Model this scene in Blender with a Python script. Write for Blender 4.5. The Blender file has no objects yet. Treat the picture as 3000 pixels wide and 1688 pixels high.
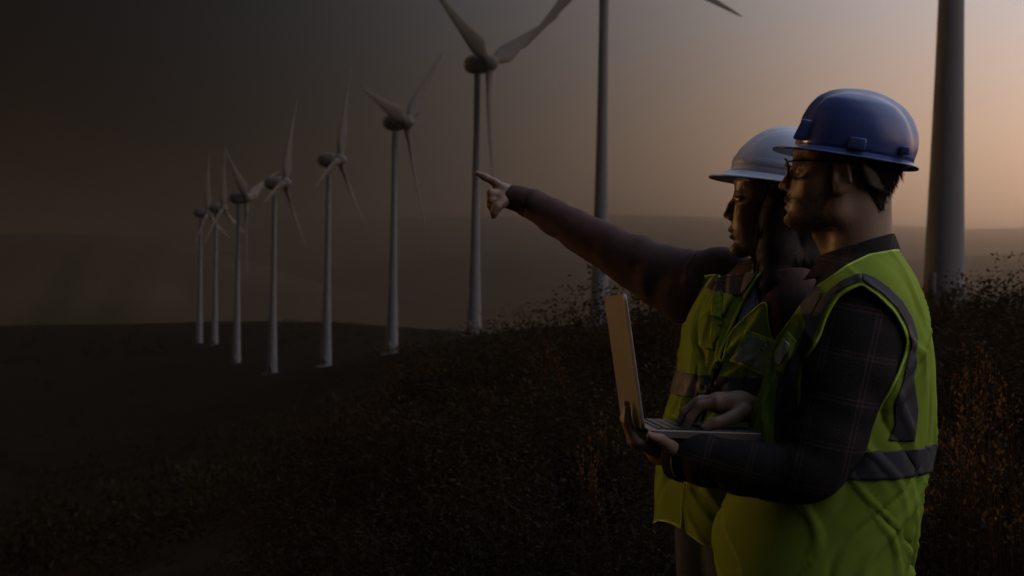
import bpy, math, random
import numpy as np
from mathutils import Vector, Matrix

# ------------------------------------------------------------------ camera, sky, sun, exposure
scene = bpy.context.scene
C = scene.collection
F = 4167.0                      # focal length in photo pixels (3000 px wide picture)
CAMZ = 1.46
cam_d = bpy.data.cameras.new('camera')
cam_d.sensor_width = 36.0
cam_d.lens = 36.0 * F / 3000.0
cam_d.clip_start = 0.1
cam_d.clip_end = 60000
cam_d.dof.use_dof = True
cam_d.dof.focus_distance = 2.85
cam_d.dof.aperture_fstop = 8.0
cam = bpy.data.objects.new('camera', cam_d)
C.objects.link(cam)
cam.location = (0, 0, CAMZ)
cam.rotation_euler = (math.pi / 2, 0, 0)
scene.camera = cam

SUN_AZ = math.radians(-58)      # clockwise from the view axis
SUN_EL = math.radians(5.0)
world = bpy.data.worlds.new('World')
scene.world = world
world.use_nodes = True
wn, wl = world.node_tree.nodes, world.node_tree.links
wn.clear()
def wnode(t, **kw):
    n = wn.new(t)
    for k, v in kw.items():
        setattr(n, k, v)
    return n
sky = wnode('ShaderNodeTexSky', sky_type='NISHITA', sun_disc=False, sun_elevation=SUN_EL,
            sun_rotation=SUN_AZ, air_density=1.0, dust_density=2.0, ozone_density=1.5)
tc = wnode('ShaderNodeTexCoord')
# dusk: the sky is bright on the right and overhead and dies away to the left
dot = wnode('ShaderNodeVectorMath', operation='DOT_PRODUCT')
g = Vector((0.80, 0.12, 0.36)).normalized()
dot.inputs[1].default_value = g
wl.new(tc.outputs['Generated'], dot.inputs[0])
mul = wnode('ShaderNodeMath', operation='MULTIPLY_ADD')
mul.inputs[1].default_value = 10.5
mul.inputs[2].default_value = -4.95
wl.new(dot.outputs['Value'], mul.inputs[0])
ex = wnode('ShaderNodeMath', operation='EXPONENT')
wl.new(mul.outputs[0], ex.inputs[0])
# soft saturation  L = e / (1 + e/Lmax)
dv = wnode('ShaderNodeMath', operation='MULTIPLY_ADD')
dv.inputs[1].default_value = 1 / 0.8
dv.inputs[2].default_value = 1.0
wl.new(ex.outputs[0], dv.inputs[0])
lum = wnode('ShaderNodeMath', operation='DIVIDE')
wl.new(ex.outputs[0], lum.inputs[0]); wl.new(dv.outputs[0], lum.inputs[1])
sep = wnode('ShaderNodeSeparateXYZ')
wl.new(tc.outputs['Generated'], sep.inputs[0])
ramp = wnode('ShaderNodeValToRGB')
cr = ramp.color_ramp
cr.elements[0].position = 0.0; cr.elements[0].color = (1.55, 0.98, 0.68, 1)
cr.elements[1].position = 1.0; cr.elements[1].color = (0.78, 0.95, 1.30, 1)
e = cr.elements.new(0.10); e.color = (1.58, 1.04, 0.73, 1)
e = cr.elements.new(0.19); e.color = (1.12, 0.96, 0.93, 1)
wl.new(sep.outputs['Z'], ramp.inputs[0])
tint = wnode('ShaderNodeVectorMath', operation='SCALE')
# away from the glow the sky turns cooler
cool = wnode('ShaderNodeMapRange', interpolation_type='SMOOTHSTEP')
cool.inputs['From Min'].default_value = -0.15; cool.inputs['From Max'].default_value = 0.38
wl.new(dot.outputs['Value'], cool.inputs['Value'])
hue = wnode('ShaderNodeMixRGB', blend_type='MIX')
hue.inputs[1].default_value = (0.74, 0.98, 1.22, 1); hue.inputs[2].default_value = (1, 1, 1, 1)
wl.new(cool.outputs[0], hue.inputs[0])
rh = wnode('ShaderNodeVectorMath', operation='MULTIPLY')
wl.new(ramp.outputs['Color'], rh.inputs[0]); wl.new(hue.outputs[0], rh.inputs[1])
wl.new(rh.outputs[0], tint.inputs[0]); wl.new(lum.outputs[0], tint.inputs['Scale'])
b1 = wnode('ShaderNodeBackground'); b1.inputs['Strength'].default_value = 1.0
wl.new(tint.outputs[0], b1.inputs['Color'])
nsc = wnode('ShaderNodeVectorMath', operation='SCALE')
wl.new(sky.outputs[0], nsc.inputs[0]); wl.new(lum.outputs[0], nsc.inputs['Scale'])
b2 = wnode('ShaderNodeBackground'); b2.inputs['Strength'].default_value = 0.05
wl.new(nsc.outputs[0], b2.inputs['Color'])
addb = wnode('ShaderNodeAddShader')
wl.new(b1.outputs[0], addb.inputs[0]); wl.new(b2.outputs[0], addb.inputs[1])
wo = wnode('ShaderNodeOutputWorld')
wl.new(addb.outputs[0], wo.inputs['Surface'])

sun_d = bpy.data.lights.new('sun', 'SUN')
sun_d.energy = 0.85
sun_d.angle = math.radians(0.6)
sun_d.color = (1.0, 0.60, 0.26)
sun = bpy.data.objects.new('sun', sun_d)
C.objects.link(sun)
sdir = Vector((math.sin(SUN_AZ) * math.cos(SUN_EL), math.cos(SUN_AZ) * math.cos(SUN_EL), math.sin(SUN_EL)))
sun.rotation_euler = sdir.to_track_quat('Z', 'Y').to_euler()
sun.location = (-20, 20, 30)

vs = scene.view_settings
vs.view_transform = 'Standard'
vs.look = 'None'
vs.exposure = 0.0
vs.gamma = 1.0
vs.use_curve_mapping = False
scene.render.engine = 'CYCLES'
scene.cycles.volume_bounces = 3

rng = np.random.default_rng(7)
random.seed(7)

# ------------------------------------------------------------------ helpers
def P(px, py, D):
    """photo pixel + distance along the view axis -> world point"""
    return np.array([(px - 1500) / F * D, D, CAMZ + (844 - py) / F * D])

def mesh_obj(name, V, faces, mat, parent=None, smooth=True, kind=None):
    me = bpy.data.meshes.new(name)
    V = np.asarray(V, dtype=np.float32).reshape(-1, 3)
    if isinstance(faces, np.ndarray):
        n, k = faces.shape
        me.vertices.add(len(V)); me.vertices.foreach_set('co', V.ravel())
        me.loops.add(n * k); me.loops.foreach_set('vertex_index', faces.astype(np.int32).ravel())
        me.polygons.add(n)
        me.polygons.foreach_set('loop_start', np.arange(0, n * k, k, dtype=np.int32))
        me.update(calc_edges=True)
        me.validate()
    else:
        me.from_pydata(V.tolist(), [], [list(map(int, f)) for f in faces])
        me.update()
    if smooth:
        me.polygons.foreach_set('use_smooth', np.ones(len(me.polygons), dtype=bool))
    if mat is not None:
        me.materials.append(mat)
    o = bpy.data.objects.new(name, me)
    C.objects.link(o)
    if parent is not None:
        o.parent = parent
    if kind:
        o['kind'] = kind
    return o

def empty(name, loc=(0, 0, 0), rz=0.0, parent=None):
    o = bpy.data.objects.new(name, None)
    o.empty_display_size = 0.2
    C.objects.link(o)
    o.location = loc
    o.rotation_euler = (0, 0, rz)
    if parent is not None:
        o.parent = parent
    return o

def tag(o, label, cat, group=None):
    o['label'] = label
    o['category'] = cat
    if group:
        o['group'] = group
    return o

def solidify(o, t, off=0.0):
    m = o.modifiers.new('thickness', 'SOLIDIFY')
    m.thickness = t
    m.offset = off
    return o

def joinv(parts):
    """[(V, T)] -> one V, T (same face size)"""
    Vs, Ts, n = [], [], 0
    for V, T in parts:
        Vs.append(np.asarray(V, float)); Ts.append(np.asarray(T) + n); n += len(V)
    return np.vstack(Vs), np.vstack(Ts)

def grid_faces(nr, nu, closed=True):
    f = []
    r = np.arange(nr - 1)[:, None]
    u = np.arange(nu if closed else nu - 1)[None, :]
    u2 = (u + 1) % nu
    a = r * nu + u; b = r * nu + u2; c = (r + 1) * nu + u2; d = (r + 1) * nu + u
    return np.stack([a, b, c, d], -1).reshape(-1, 4)

def quads_to_tris(Q):
    return np.vstack([Q[:, [0, 1, 2]], Q[:, [0, 2, 3]]])

def vnormals(V, T):
    n = np.zeros_like(V)
    fn = np.cross(V[T[:, 1]] - V[T[:, 0]], V[T[:, 2]] - V[T[:, 0]])
    for k in range(3):
        np.add.at(n, T[:, k], fn)
    return n / (np.linalg.norm(n, axis=1, keepdims=True) + 1e-12)

def clip(V, T, f):
    """keep the part of a triangle mesh where f >= 0, cutting triangles along f = 0"""
    f = np.where(np.abs(f) < 1e-9, 1e-9, f)
    pos = f[T] > 0
    cnt = pos.sum(1)
    out = [T[cnt == 3]]
    newV = [V]; base = len(V); edge = {}
    extra = []
    def cut(i, j):
        nonlocal base
        k = (i, j) if i < j else (j, i)
        if k not in edge:
            t = f[k[0]] / (f[k[0]] - f[k[1]])
            newV.append((V[k[0]] + t * (V[k[1]] - V[k[0]]))[None]); edge[k] = base; base += 1
        return edge[k]
    for t, p, c in zip(T[(cnt == 1) | (cnt == 2)], pos[(cnt == 1) | (cnt == 2)], cnt[(cnt == 1) | (cnt == 2)]):
        if c == 1:
            i = int(np.argmax(p)); a, b, d = int(t[i]), int(t[(i + 1) % 3]), int(t[(i + 2) % 3])
            extra.append((a, cut(a, b), cut(a, d)))
        else:
            i = int(np.argmin(p)); a, b, d = int(t[i]), int(t[(i + 1) % 3]), int(t[(i + 2) % 3])
            x, y = cut(a, b), cut(a, d)
            extra.append((x, b, d)); extra.append((x, d, y))
    if extra:
        out.append(np.array(extra))
    Tn = np.vstack(out); Vn = np.vstack(newV)
    used = np.unique(Tn)
    remap = -np.ones(len(Vn), int); remap[used] = np.arange(len(used))
    return Vn[used], remap[Tn]

def poly_sd(pts, poly):
    """signed distance to a closed polygon (positive inside)"""
    poly = np.asarray(poly, float)
    d = np.full(len(pts), 1e9); ins = np.zeros(len(pts), bool)
    for i in range(len(poly)):
        a, b = poly[i - 1], poly[i]
        ab = b - a; ap = pts - a
        t = np.clip((ap @ ab) / (ab @ ab + 1e-12), 0, 1)
        d = np.minimum(d, np.hypot(*(ap - t[:, None] * ab).T))
        c = ((a[1] > pts[:, 1]) != (b[1] > pts[:, 1]))
        with np.errstate(divide='ignore', invalid='ignore'):
            xs = a[0] + (pts[:, 1] - a[1]) * (b[0] - a[0]) / (b[1] - a[1])
        ins ^= c & (pts[:, 0] < xs)
    return np.where(ins, d, -d)

def catmull(pts, n):
    pts = np.asarray(pts, float)
    p = np.vstack([2 * pts[0] - pts[1], pts, 2 * pts[-1] - pts[-2]])
    seg = len(pts) - 1
    ts = np.linspace(0, seg, n)
    i = np.clip(ts.astype(int), 0, seg - 1); t = (ts - i)[:, None]
    a, b, c, d = p[i], p[i + 1], p[i + 2], p[i + 3]
    return 0.5 * (2 * b + (c - a) * t + (2 * a - 5 * b + 4 * c - d) * t ** 2 + (3 * b - 3 * c + d - a) * t ** 3)

def sweep(path, radii, n=40, nu=24, wrinkle=0.0, seed=0, flat=1.0, caps=True):
    """tube along a smooth path; radii per control point; cloth wrinkles across it"""
    pr = np.hstack([np.asarray(path, float), np.asarray(radii, float)[:, None]])
    q = catmull(pr, n)
    c, r = q[:, :3], q[:, 3]
    tan = np.gradient(c, axis=0); tan /= np.linalg.norm(tan, axis=1, keepdims=True)
    u = np.cross(tan[0], [0, 0, 1.0])
    if np.linalg.norm(u) < 0.1:
        u = np.cross(tan[0], [0, 1.0, 0])
    u /= np.linalg.norm(u)
    V = []
    ang = np.linspace(0, 2 * np.pi, nu, endpoint=False)
    R = np.random.default_rng(seed)
    ph = R.uniform(0, 6.28, 8); fr = R.uniform(6, 16, 8); sk = R.integers(-2, 3, 8)
    L = np.concatenate([[0], np.cumsum(np.linalg.norm(np.diff(c, axis=0), axis=1))])
    for i in range(n):
        u = u - tan[i] * (u @ tan[i]); u /= np.linalg.norm(u)
        v = np.cross(tan[i], u)
        w = sum(np.sin(L[i] * fr[k] * 6.28 + sk[k] * ang + ph[k]) for k in range(8)) / 4 * wrinkle
        rr = r[i] + w
        V.append(c[i] + np.outer(np.cos(ang) * rr, u) + np.outer(np.sin(ang) * rr * flat, v))
    V = np.vstack(V)
    Q = grid_faces(n, nu)
    T = quads_to_tris(Q)
    if caps:
        a = len(V); V = np.vstack([V, c[0], c[-1]])
        i = np.arange(nu); j = (i + 1) % nu; e0 = (n - 1) * nu
        T = np.vstack([T, np.stack([np.full(nu, a), j, i], 1), np.stack([np.full(nu, a + 1), e0 + i, e0 + j], 1)])
    return V, T

def boxv(lo, hi, bev=0.0):
    lo, hi = np.array(lo, float), np.array(hi, float)
    V = np.array([[x, y, z] for x in (lo[0], hi[0]) for y in (lo[1], hi[1]) for z in (lo[2], hi[2])])
    T = np.array([[0, 1, 3], [0, 3, 2], [4, 6, 7], [4, 7, 5], [0, 4, 5], [0, 5, 1], [2, 3, 7], [2, 7, 6], [0, 2, 6], [0, 6, 4], [1, 5, 7], [1, 7, 3]])
    return V, T

# ---- signed-distance modelling: smooth unions of ellipsoids and round cones, meshed with sparse surface nets
class SDF:
    def __init__(s):
        s.p = []
    def ell(s, c, r, k=0.01, op='u', R=None):
        c = np.array(c, float); r = np.array(r, float)
        def f(p):
            q = p - c
            if R is not None:
                q = q @ R
            k0 = np.linalg.norm(q / r, axis=-1) + 1e-9
            k1 = np.linalg.norm(q / (r * r), axis=-1) + 1e-9
            return k0 * (k0 - 1) / k1
        s.p.append((op, f, c, r.max(), k)); return s
    def cone(s, a, b, ra, rb, k=0.01, op='u'):
        a = np.array(a, float); b = np.array(b, float); ab = b - a; L2 = ab @ ab + 1e-12
        def f(p):
            t = np.clip(((p - a) @ ab) / L2, 0, 1)
            return np.linalg.norm(p - a - t[..., None] * ab, axis=-1) - (ra + (rb - ra) * t)
        s.p.append((op, f, (a + b) / 2, math.sqrt(L2) / 2 + max(ra, rb), k)); return s
    def chain(s, pts, rs, k=0.004):
        for i in range(len(pts) - 1):
            s.cone(pts[i], pts[i + 1], rs[i], rs[i + 1], k)
        return s
    def _comb(s, d, e, op, k):
        if op == 'u':
            h = np.clip(0.5 + 0.5 * (d - e) / k, 0, 1)
            return d + (e - d) * h - k * h * (1 - h)
        h = np.clip(0.5 - 0.5 * (d + e) / k, 0, 1)
        return d + (-e - d) * h + k * h * (1 - h)
    def mesh(s, res, smooth=1):
        B = 8
        lo = np.min([c - b for op, f, c, b, k in s.p if op == 'u'], 0) - 3 * res
        hi = np.max([c + b for op, f, c, b, k in s.p if op == 'u'], 0) + 3 * res
        nb = np.ceil((hi - lo) / (res * B)).astype(int)
        bi = np.stack(np.meshgrid(*[np.arange(n) for n in nb], indexing='ij'), -1).reshape(-1, 3)
        bc = lo + (bi + 0.5) * B * res
        d = np.full(len(bc), 1.0)
        for op, f, c, b, k in s.p:
            d = s._comb(d, f(bc), op, k)
        keep = np.abs(d) < B * res * 1.25
        bi, bc = bi[keep], bc[keep]
        off = np.stack(np.meshgrid(*[np.arange(B + 1)] * 3, indexing='ij'), -1).reshape(-1, 3) * res
        pts = ((lo + bi * B * res)[:, None, :] + off[None]).astype(np.float32)
        D = np.full(pts.shape[:2], 1.0, np.float32)
        br = B * res * 0.87
        for op, f, c, b, k in s.p:
            sel = np.linalg.norm(bc - c, axis=1) < b + br + 2 * k + 0.01
            if sel.any():
                D[sel] = s._comb(D[sel], f(pts[sel]), op, k)
        D = D.reshape(-1, B + 1, B + 1, B + 1)
        ins = D < 0
        cs = [(i, j, l) for i in (0, 1) for j in (0, 1) for l in (0, 1)]
        cnt = sum(ins[:, i:i + B, j:j + B, l:l + B].astype(np.int8) for i, j, l in cs)
        n, ci, cj, cl = np.nonzero((cnt > 0) & (cnt < 8))
        val = np.stack([D[n, ci + i, cj + j, cl + l] for i, j, l in cs], 1)
        acc = np.zeros((len(n), 3)); w = np.zeros(len(n))
        for a in range(8):
            for b2 in range(a + 1, 8):
                A, Bv = np.array(cs[a]), np.array(cs[b2])
                if np.abs(A - Bv).sum() != 1:
                    continue
                va, vb = val[:, a], val[:, b2]
                cr_ = (va < 0) != (vb < 0)
                t = np.where(cr_, va / np.where(cr_, va - vb, 1), 0)
                acc += np.where(cr_[:, None], A + t[:, None] * (Bv - A), 0); w += cr_
        gi = bi[n] * B + np.stack([ci, cj, cl], 1)
        V = lo + (gi + acc / w[:, None]) * res
        N = nb * B + 2
        key = ((gi[:, 0] + 1) * N[1] + gi[:, 1] + 1) * N[2] + gi[:, 2] + 1
        order = np.argsort(key); key = key[order]; V = V[order]; val = val[order]
        step = np.array([N[1] * N[2], N[2], 1])
        Q = []
        idx = {(0): 4, (1): 2, (2): 1}
        for ax in range(3):
            s0 = val[:, 0] < 0; s1 = val[:, idx[ax]] < 0
            m = s0 != s1
            u, v = step[(ax + 1) % 3], step[(ax + 2) % 3]
            ks = [key[m], key[m] - u, key[m] - u - v, key[m] - v]
            ids = []; ok = np.ones(m.sum(), bool)
            for kk in ks:
                p = np.clip(np.searchsorted(key, kk), 0, len(key) - 1)
                ok &= key[p] == kk; ids.append(p)
            q = np.stack(ids, 1)
            fl = s0[m]
            q = np.where(fl[:, None], q, q[:, ::-1])
            Q.append(q[ok])
        Q = np.vstack(Q)
        for _ in range(smooth):
            acc = np.zeros_like(V); w = np.zeros(len(V))
            for k in range(4):
                np.add.at(acc, Q[:, k], V[Q[:, (k + 1) % 4]]); np.add.at(w, Q[:, k], 1)
                np.add.at(acc, Q[:, k], V[Q[:, k - 1]]); np.add.at(w, Q[:, k], 1)
            V = V * 0.5 + 0.5 * acc / np.maximum(w, 1)[:, None]
        return V, Q

# ------------------------------------------------------------------ materials
MAT = {}
def material(name, col, rough=0.6, metal=0.0, spec=0.5, noise=None, bump=None, trans=0.0, coat=0.0, sss=0.0):
    """noise = (scale, amount, second colour) ; bump = (scale, strength)"""
    m = bpy.data.materials.new(name)
    m.use_nodes = True
    nt = m.node_tree; nd, ln = nt.nodes, nt.links
    b = nd['Principled BSDF']
    b.inputs['Base Color'].default_value = (*col, 1)
    b.inputs['Roughness'].default_value = rough
    b.inputs['Metallic'].default_value = metal
    b.inputs['Specular IOR Level'].default_value = spec
    b.inputs['Coat Weight'].default_value = coat
    b.inputs['Coat Roughness'].default_value = 0.08
    if sss:
        b.inputs['Subsurface Weight'].default_value = sss
        b.inputs['Subsurface Radius'].default_value = (0.012, 0.005, 0.002)
        b.inputs['Subsurface Scale'].default_value = 0.5
    if trans:
        b.inputs['Transmission Weight'].default_value = trans
    if noise or bump:
        t = nd.new('ShaderNodeTexCoord')
    if noise:
        nz = nd.new('ShaderNodeTexNoise'); nz.inputs['Scale'].default_value = noise[0]
        nz.inputs['Detail'].default_value = 6
        ln.new(t.outputs['Object'], nz.inputs['Vector'])
        mr = nd.new('ShaderNodeMapRange'); mr.inputs[1].default_value = 0.35; mr.inputs[2].default_value = 0.68
        mr.inputs[4].default_value = noise[1]
        ln.new(nz.outputs['Fac'], mr.inputs[0])
        mx = nd.new('ShaderNodeMixRGB'); mx.inputs[1].default_value = (*col, 1); mx.inputs[2].default_value = (*noise[2], 1)
        ln.new(mr.outputs[0], mx.inputs[0]); ln.new(mx.outputs[0], b.inputs['Base Color'])
    if bump:
        n2 = nd.new('ShaderNodeTexNoise'); n2.inputs['Scale'].default_value = bump[0]; n2.inputs['Detail'].default_value = 5
        ln.new(t.outputs['Object'], n2.inputs['Vector'])
        bp = nd.new('ShaderNodeBump'); bp.inputs['Strength'].default_value = bump[1]; bp.inputs['Distance'].default_value = 0.01
        ln.new(n2.outputs['Fac'], bp.inputs['Height']); ln.new(bp.outputs[0], b.inputs['Normal'])
    MAT[name] = m
    return m

def translucent(name, col, tcol, mix, rough=0.7, var=None):
    """thin leaf or cloth: diffuse plus light coming through"""
    m = bpy.data.materials.new(name); m.use_nodes = True
    nt = m.node_tree; nd, ln = nt.nodes, nt.links
    b = nd['Principled BSDF']; b.inputs['Base Color'].default_value = (*col, 1); b.inputs['Roughness'].default_value = rough
    b.inputs['Specular IOR Level'].default_value = 0.03
    t = nd.new('ShaderNodeBsdfTranslucent'); t.inputs[0].default_value = (*tcol, 1)
    mx = nd.new('ShaderNodeMixShader'); mx.inputs[0].default_value = mix
    ln.new(b.outputs[0], mx.inputs[1]); ln.new(t.outputs[0], mx.inputs[2])
    ln.new(mx.outputs[0], nd['Material Output'].inputs[0])
    tcd = nd.new('ShaderNodeTexCoord')
    nz = nd.new('ShaderNodeTexNoise'); nz.inputs['Scale'].default_value = var[0] if var else 12; nz.inputs['Detail'].default_value = 4
    ln.new(tcd.outputs['Object'], nz.inputs['Vector'])
    mc = nd.new('ShaderNodeMixRGB'); mc.inputs[1].default_value = (*col, 1)
    mc.inputs[2].default_value = (*(var[1] if var else [c * 0.8 for c in col]), 1)
    mr = nd.new('ShaderNodeMapRange'); mr.inputs[1].default_value = 0.38; mr.inputs[2].default_value = 0.64
    ln.new(nz.outputs['Fac'], mr.inputs[0]); ln.new(mr.outputs[0], mc.inputs[0]); ln.new(mc.outputs[0], b.inputs['Base Color'])
    MAT[name] = m
    return m

material('skin_man', (0.28, 0.175, 0.12), 0.5, noise=(60, 0.5, (0.28, 0.14, 0.09)), bump=(400, 0.12), sss=0.15)
material('skin_woman', (0.27, 0.165, 0.115), 0.48, noise=(50, 0.4, (0.32, 0.17, 0.11)), bump=(500, 0.06), sss=0.15)
material('hair', (0.016, 0.010, 0.007), 0.6, spec=0.15, noise=(30, 0.7, (0.035, 0.02, 0.012)))
material('beard', (0.07, 0.040, 0.024), 0.6, spec=0.2)
translucent('vest_lime', (0.28, 0.38, 0.05), (0.28, 0.37, 0.04), 0.12, 0.75, (9, (0.26, 0.36, 0.045)))
material('piping', (0.44, 0.58, 0.06), 0.6, bump=(300, 0.2))
material('tape_grey', (0.060, 0.057, 0.062), 0.6, 0.0, spec=0.3, noise=(25, 0.6, (0.045, 0.044, 0.05)), bump=(500, 0.15))
material('badge', (0.62, 0.60, 0.55), 0.2)
material('pocket_film', (0.30, 0.36, 0.30), 0.25, noise=(10, 0.5, (0.24, 0.30, 0.24)))
material('jacket', (0.085, 0.032, 0.022), 0.85, noise=(40, 0.6, (0.035, 0.018, 0.018)), bump=(700, 0.15))
material('denim', (0.018, 0.024, 0.05), 0.85, noise=(60, 0.6, (0.03, 0.038, 0.07)), bump=(400, 0.3))
material('shirt_blue', (0.25, 0.29, 0.42), 0.8, bump=(300, 0.2))
material('boot', (0.06, 0.04, 0.025), 0.6, bump=(80, 0.3))
material('helmet_blue', (0.062, 0.090, 0.26), 0.30, spec=0.5, noise=(18, 0.5, (0.06, 0.095, 0.30)), bump=(6, 0.04), coat=0.35)
material('helmet_white', (0.60, 0.64, 0.78), 0.42, noise=(14, 0.5, (0.54, 0.58, 0.71)), bump=(6, 0.04))
material('harness', (0.05, 0.038, 0.03), 0.5, noise=(40, 0.5, (0.07, 0.05, 0.04)))
material('black_plastic', (0.012, 0.012, 0.013), 0.35)
material('logo_red', (0.35, 0.03, 0.02), 0.5)
material('laptop_metal', (0.28, 0.245, 0.22), 0.42, 0.85, noise=(8, 0.4, (0.25, 0.22, 0.195)), bump=(700, 0.05))
material('screen', (0.006, 0.006, 0.008), 0.12)
material('keys', (0.02, 0.02, 0.022), 0.35)
material('eye_white', (0.4, 0.37, 0.34), 0.2)
material('iris', (0.03, 0.016, 0.01), 0.1)
material('lips', (0.30, 0.11, 0.09), 0.45)
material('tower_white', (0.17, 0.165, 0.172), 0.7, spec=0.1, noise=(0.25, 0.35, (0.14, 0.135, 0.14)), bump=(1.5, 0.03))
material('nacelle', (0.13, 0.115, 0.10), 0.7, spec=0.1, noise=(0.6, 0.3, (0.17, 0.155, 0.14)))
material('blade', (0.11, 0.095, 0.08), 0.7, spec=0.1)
material('concrete', (0.12, 0.11, 0.10), 0.9, noise=(2, 0.6, (0.22, 0.21, 0.2)), bump=(8, 0.3))
material('stem', (0.035, 0.024, 0.016), 0.9, spec=0.1, bump=(40, 0.5))
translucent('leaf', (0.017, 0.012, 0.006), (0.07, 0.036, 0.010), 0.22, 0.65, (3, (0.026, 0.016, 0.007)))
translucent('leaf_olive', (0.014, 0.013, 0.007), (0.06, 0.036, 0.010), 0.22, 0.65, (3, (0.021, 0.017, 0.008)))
translucent('dry_grass', (0.05, 0.03, 0.014), (0.20, 0.09, 0.022), 0.4, 0.7, (5, (0.07, 0.04, 0.018)))
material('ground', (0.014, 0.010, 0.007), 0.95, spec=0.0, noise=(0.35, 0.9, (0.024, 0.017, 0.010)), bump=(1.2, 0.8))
material('hill', (0.050, 0.036, 0.022), 0.95, spec=0.0, noise=(0.004, 0.9, (0.07, 0.050, 0.030)), bump=(0.02, 0.6))

def plaid(name):
    """dark checked flannel: three sets of thin pale stripes on near-black cloth"""
    m = bpy.data.materials.new(name); m.use_nodes = True
    nd, ln = m.node_tree.nodes, m.node_tree.links
    b = nd['Principled BSDF']; b.inputs['Roughness'].default_value = 0.9; b.inputs['Specular IOR Level'].default_value = 0.2
    t = nd.new('ShaderNodeTexCoord'); sp = nd.new('ShaderNodeSeparateXYZ'); ln.new(t.outputs['Object'], sp.inputs[0])
    def stripe(sock, period, width, phase, skew=None):
        a = nd.new('ShaderNodeMath'); a.operation = 'MULTIPLY_ADD'; a.inputs[1].default_value = 1 / period; a.inputs[2].default_value = phase
        ln.new(sock, a.inputs[0])
        fr = nd.new('ShaderNodeMath'); fr.operation = 'FRACT'; ln.new(a.outputs[0], fr.inputs[0])
        lt = nd.new('ShaderNodeMath'); lt.operation = 'LESS_THAN'; lt.inputs[1].default_value = width; ln.new(fr.outputs[0], lt.inputs[0])
        return lt.outputs[0]
    def add(a, c):
        n = nd.new('ShaderNodeMath'); n.operation = 'ADD'; ln.new(a, n.inputs[0]); ln.new(c, n.inputs[1]); return n.outputs[0]
    sk = nd.new('ShaderNodeMath'); sk.operation = 'MULTIPLY_ADD'; sk.inputs[1].default_value = -0.22
    ln.new(sp.outputs['Z'], sk.inputs[0]); ln.new(sp.outputs['X'], sk.inputs[2])
    zz = nd.new('ShaderNodeMath'); zz.operation = 'MULTIPLY_ADD'; zz.inputs[1].default_value = 0.2
    ln.new(sp.outputs['X'], zz.inputs[0]); ln.new(sp.outputs['Z'], zz.inputs[2])
    s = add(stripe(sk.outputs[0], 0.085, 0.05, 0.1), stripe(sk.outputs[0], 0.085, 0.04, 0.0))
    s2 = add(stripe(zz.outputs[0], 0.085, 0.05, 0.3), stripe(zz.outputs[0], 0.085, 0.04, 0.2))
    tot = add(s, s2)
    sc = nd.new('ShaderNodeMath'); sc.operation = 'MULTIPLY'; sc.inputs[1].default_value = 0.42; ln.new(tot, sc.inputs[0])
    mx = nd.new('ShaderNodeMixRGB'); mx.inputs[1].default_value = (0.020, 0.017, 0.017, 1); mx.inputs[2].default_value = (0.085, 0.05, 0.045, 1)
    ln.new(sc.outputs[0], mx.inputs[0]); ln.new(mx.outputs[0], b.inputs['Base Color'])
    nz = nd.new('ShaderNodeTexNoise'); nz.inputs['Scale'].default_value = 300; ln.new(t.outputs['Object'], nz.inputs['Vector'])
    bp = nd.new('ShaderNodeBump'); bp.inputs['Strength'].default_value = 0.3; bp.inputs['Distance'].default_value = 0.005
    ln.new(nz.outputs['Fac'], bp.inputs['Height']); ln.new(bp.outputs[0], b.inputs['Normal'])
    MAT[name] = m
plaid('plaid')

# ------------------------------------------------------------------ terrain
TURB = [  # tower px, base py, distance, rotor yaw, blade phase
    (2763, 905, 103, 38, 20),
    (1756, 950, 207, 47, -13),
    (1388, 990, 289, 37, 60),
    (1148, 1043, 339, 27, 41),
    (955, 1074, 381, 18, 10),
    (797, 1095, 412, 17, 14),
    (692, 1058, 473, 24, 65),
    (628, 1011, 575, 24, -5),
    (583, 1012, 598, 20, -8),
]
ctrl = [(0, 0, 0), (2, 3, 0), (-2, 3, -0.1), (4, 8, 0.05), (1, 10, -0.1), (-3, 8, -0.8), (-8, 18, -3.2), (0, 22, -1.1), (9, 25, -0.2),
        (18, 55, -0.8), (0, 60, -4.0), (-20, 60, -9), (-45, 110, -15), (-15, 130, -9), (6, 130, -4.5), (-110, 220, -27), (-40, 220, -17), (-120, 400, -29),
        (-190, 500, -27), (40, 250, -6), (70, 200, -5), (110, 300, -10), (60, 400, -16), (-30, 470, -22), (0, 600, -26),
        (-150, 700, -17.5), (-260, 700, -18.5), (-90, 700, -17.5), (-30, 700, -22), (60, 700, -27), (-420, 600, -26), (200, 600, -24),
        (0, -12, 0.8), (12, -10, 1.6), (-12, -10, 0.2), (20, 5, 1.0), (60, 40, 1), (-40, 20, -9), (-60, -40, -8), (60, -60, 4), (0, -80, 4),
        (200, 100, -4), (-250, 100, -30), (-300, 300, -34)]
for (px, py, D, yaw, ph) in TURB:
    p = P(px, py, D); ctrl.append((p[0], p[1], p[2]))
ctrl = np.array(ctrl, float)
def warp(xy):
    r = np.linalg.norm(xy, axis=-1, keepdims=True) + 1e-9
    return xy / r * np.log1p(r / 8.0)
cw = warp(ctrl[:, :2])
def kern(a, b):
    r = np.linalg.norm(a[:, None] - b[None], axis=-1)
    return r ** 3 * 0 + r * r * np.log(r + 1e-6)
K = kern(cw, cw) + np.eye(len(cw)) * 0.01
A = np.zeros((len(cw) + 3, len(cw) + 3)); A[:len(cw), :len(cw)] = K
A[:len(cw), len(cw):] = np.c_[np.ones(len(cw)), cw]; A[len(cw):, :len(cw)] = A[:len(cw), len(cw):].T
coef = np.linalg.solve(A, np.r_[ctrl[:, 2], 0, 0, 0])
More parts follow.
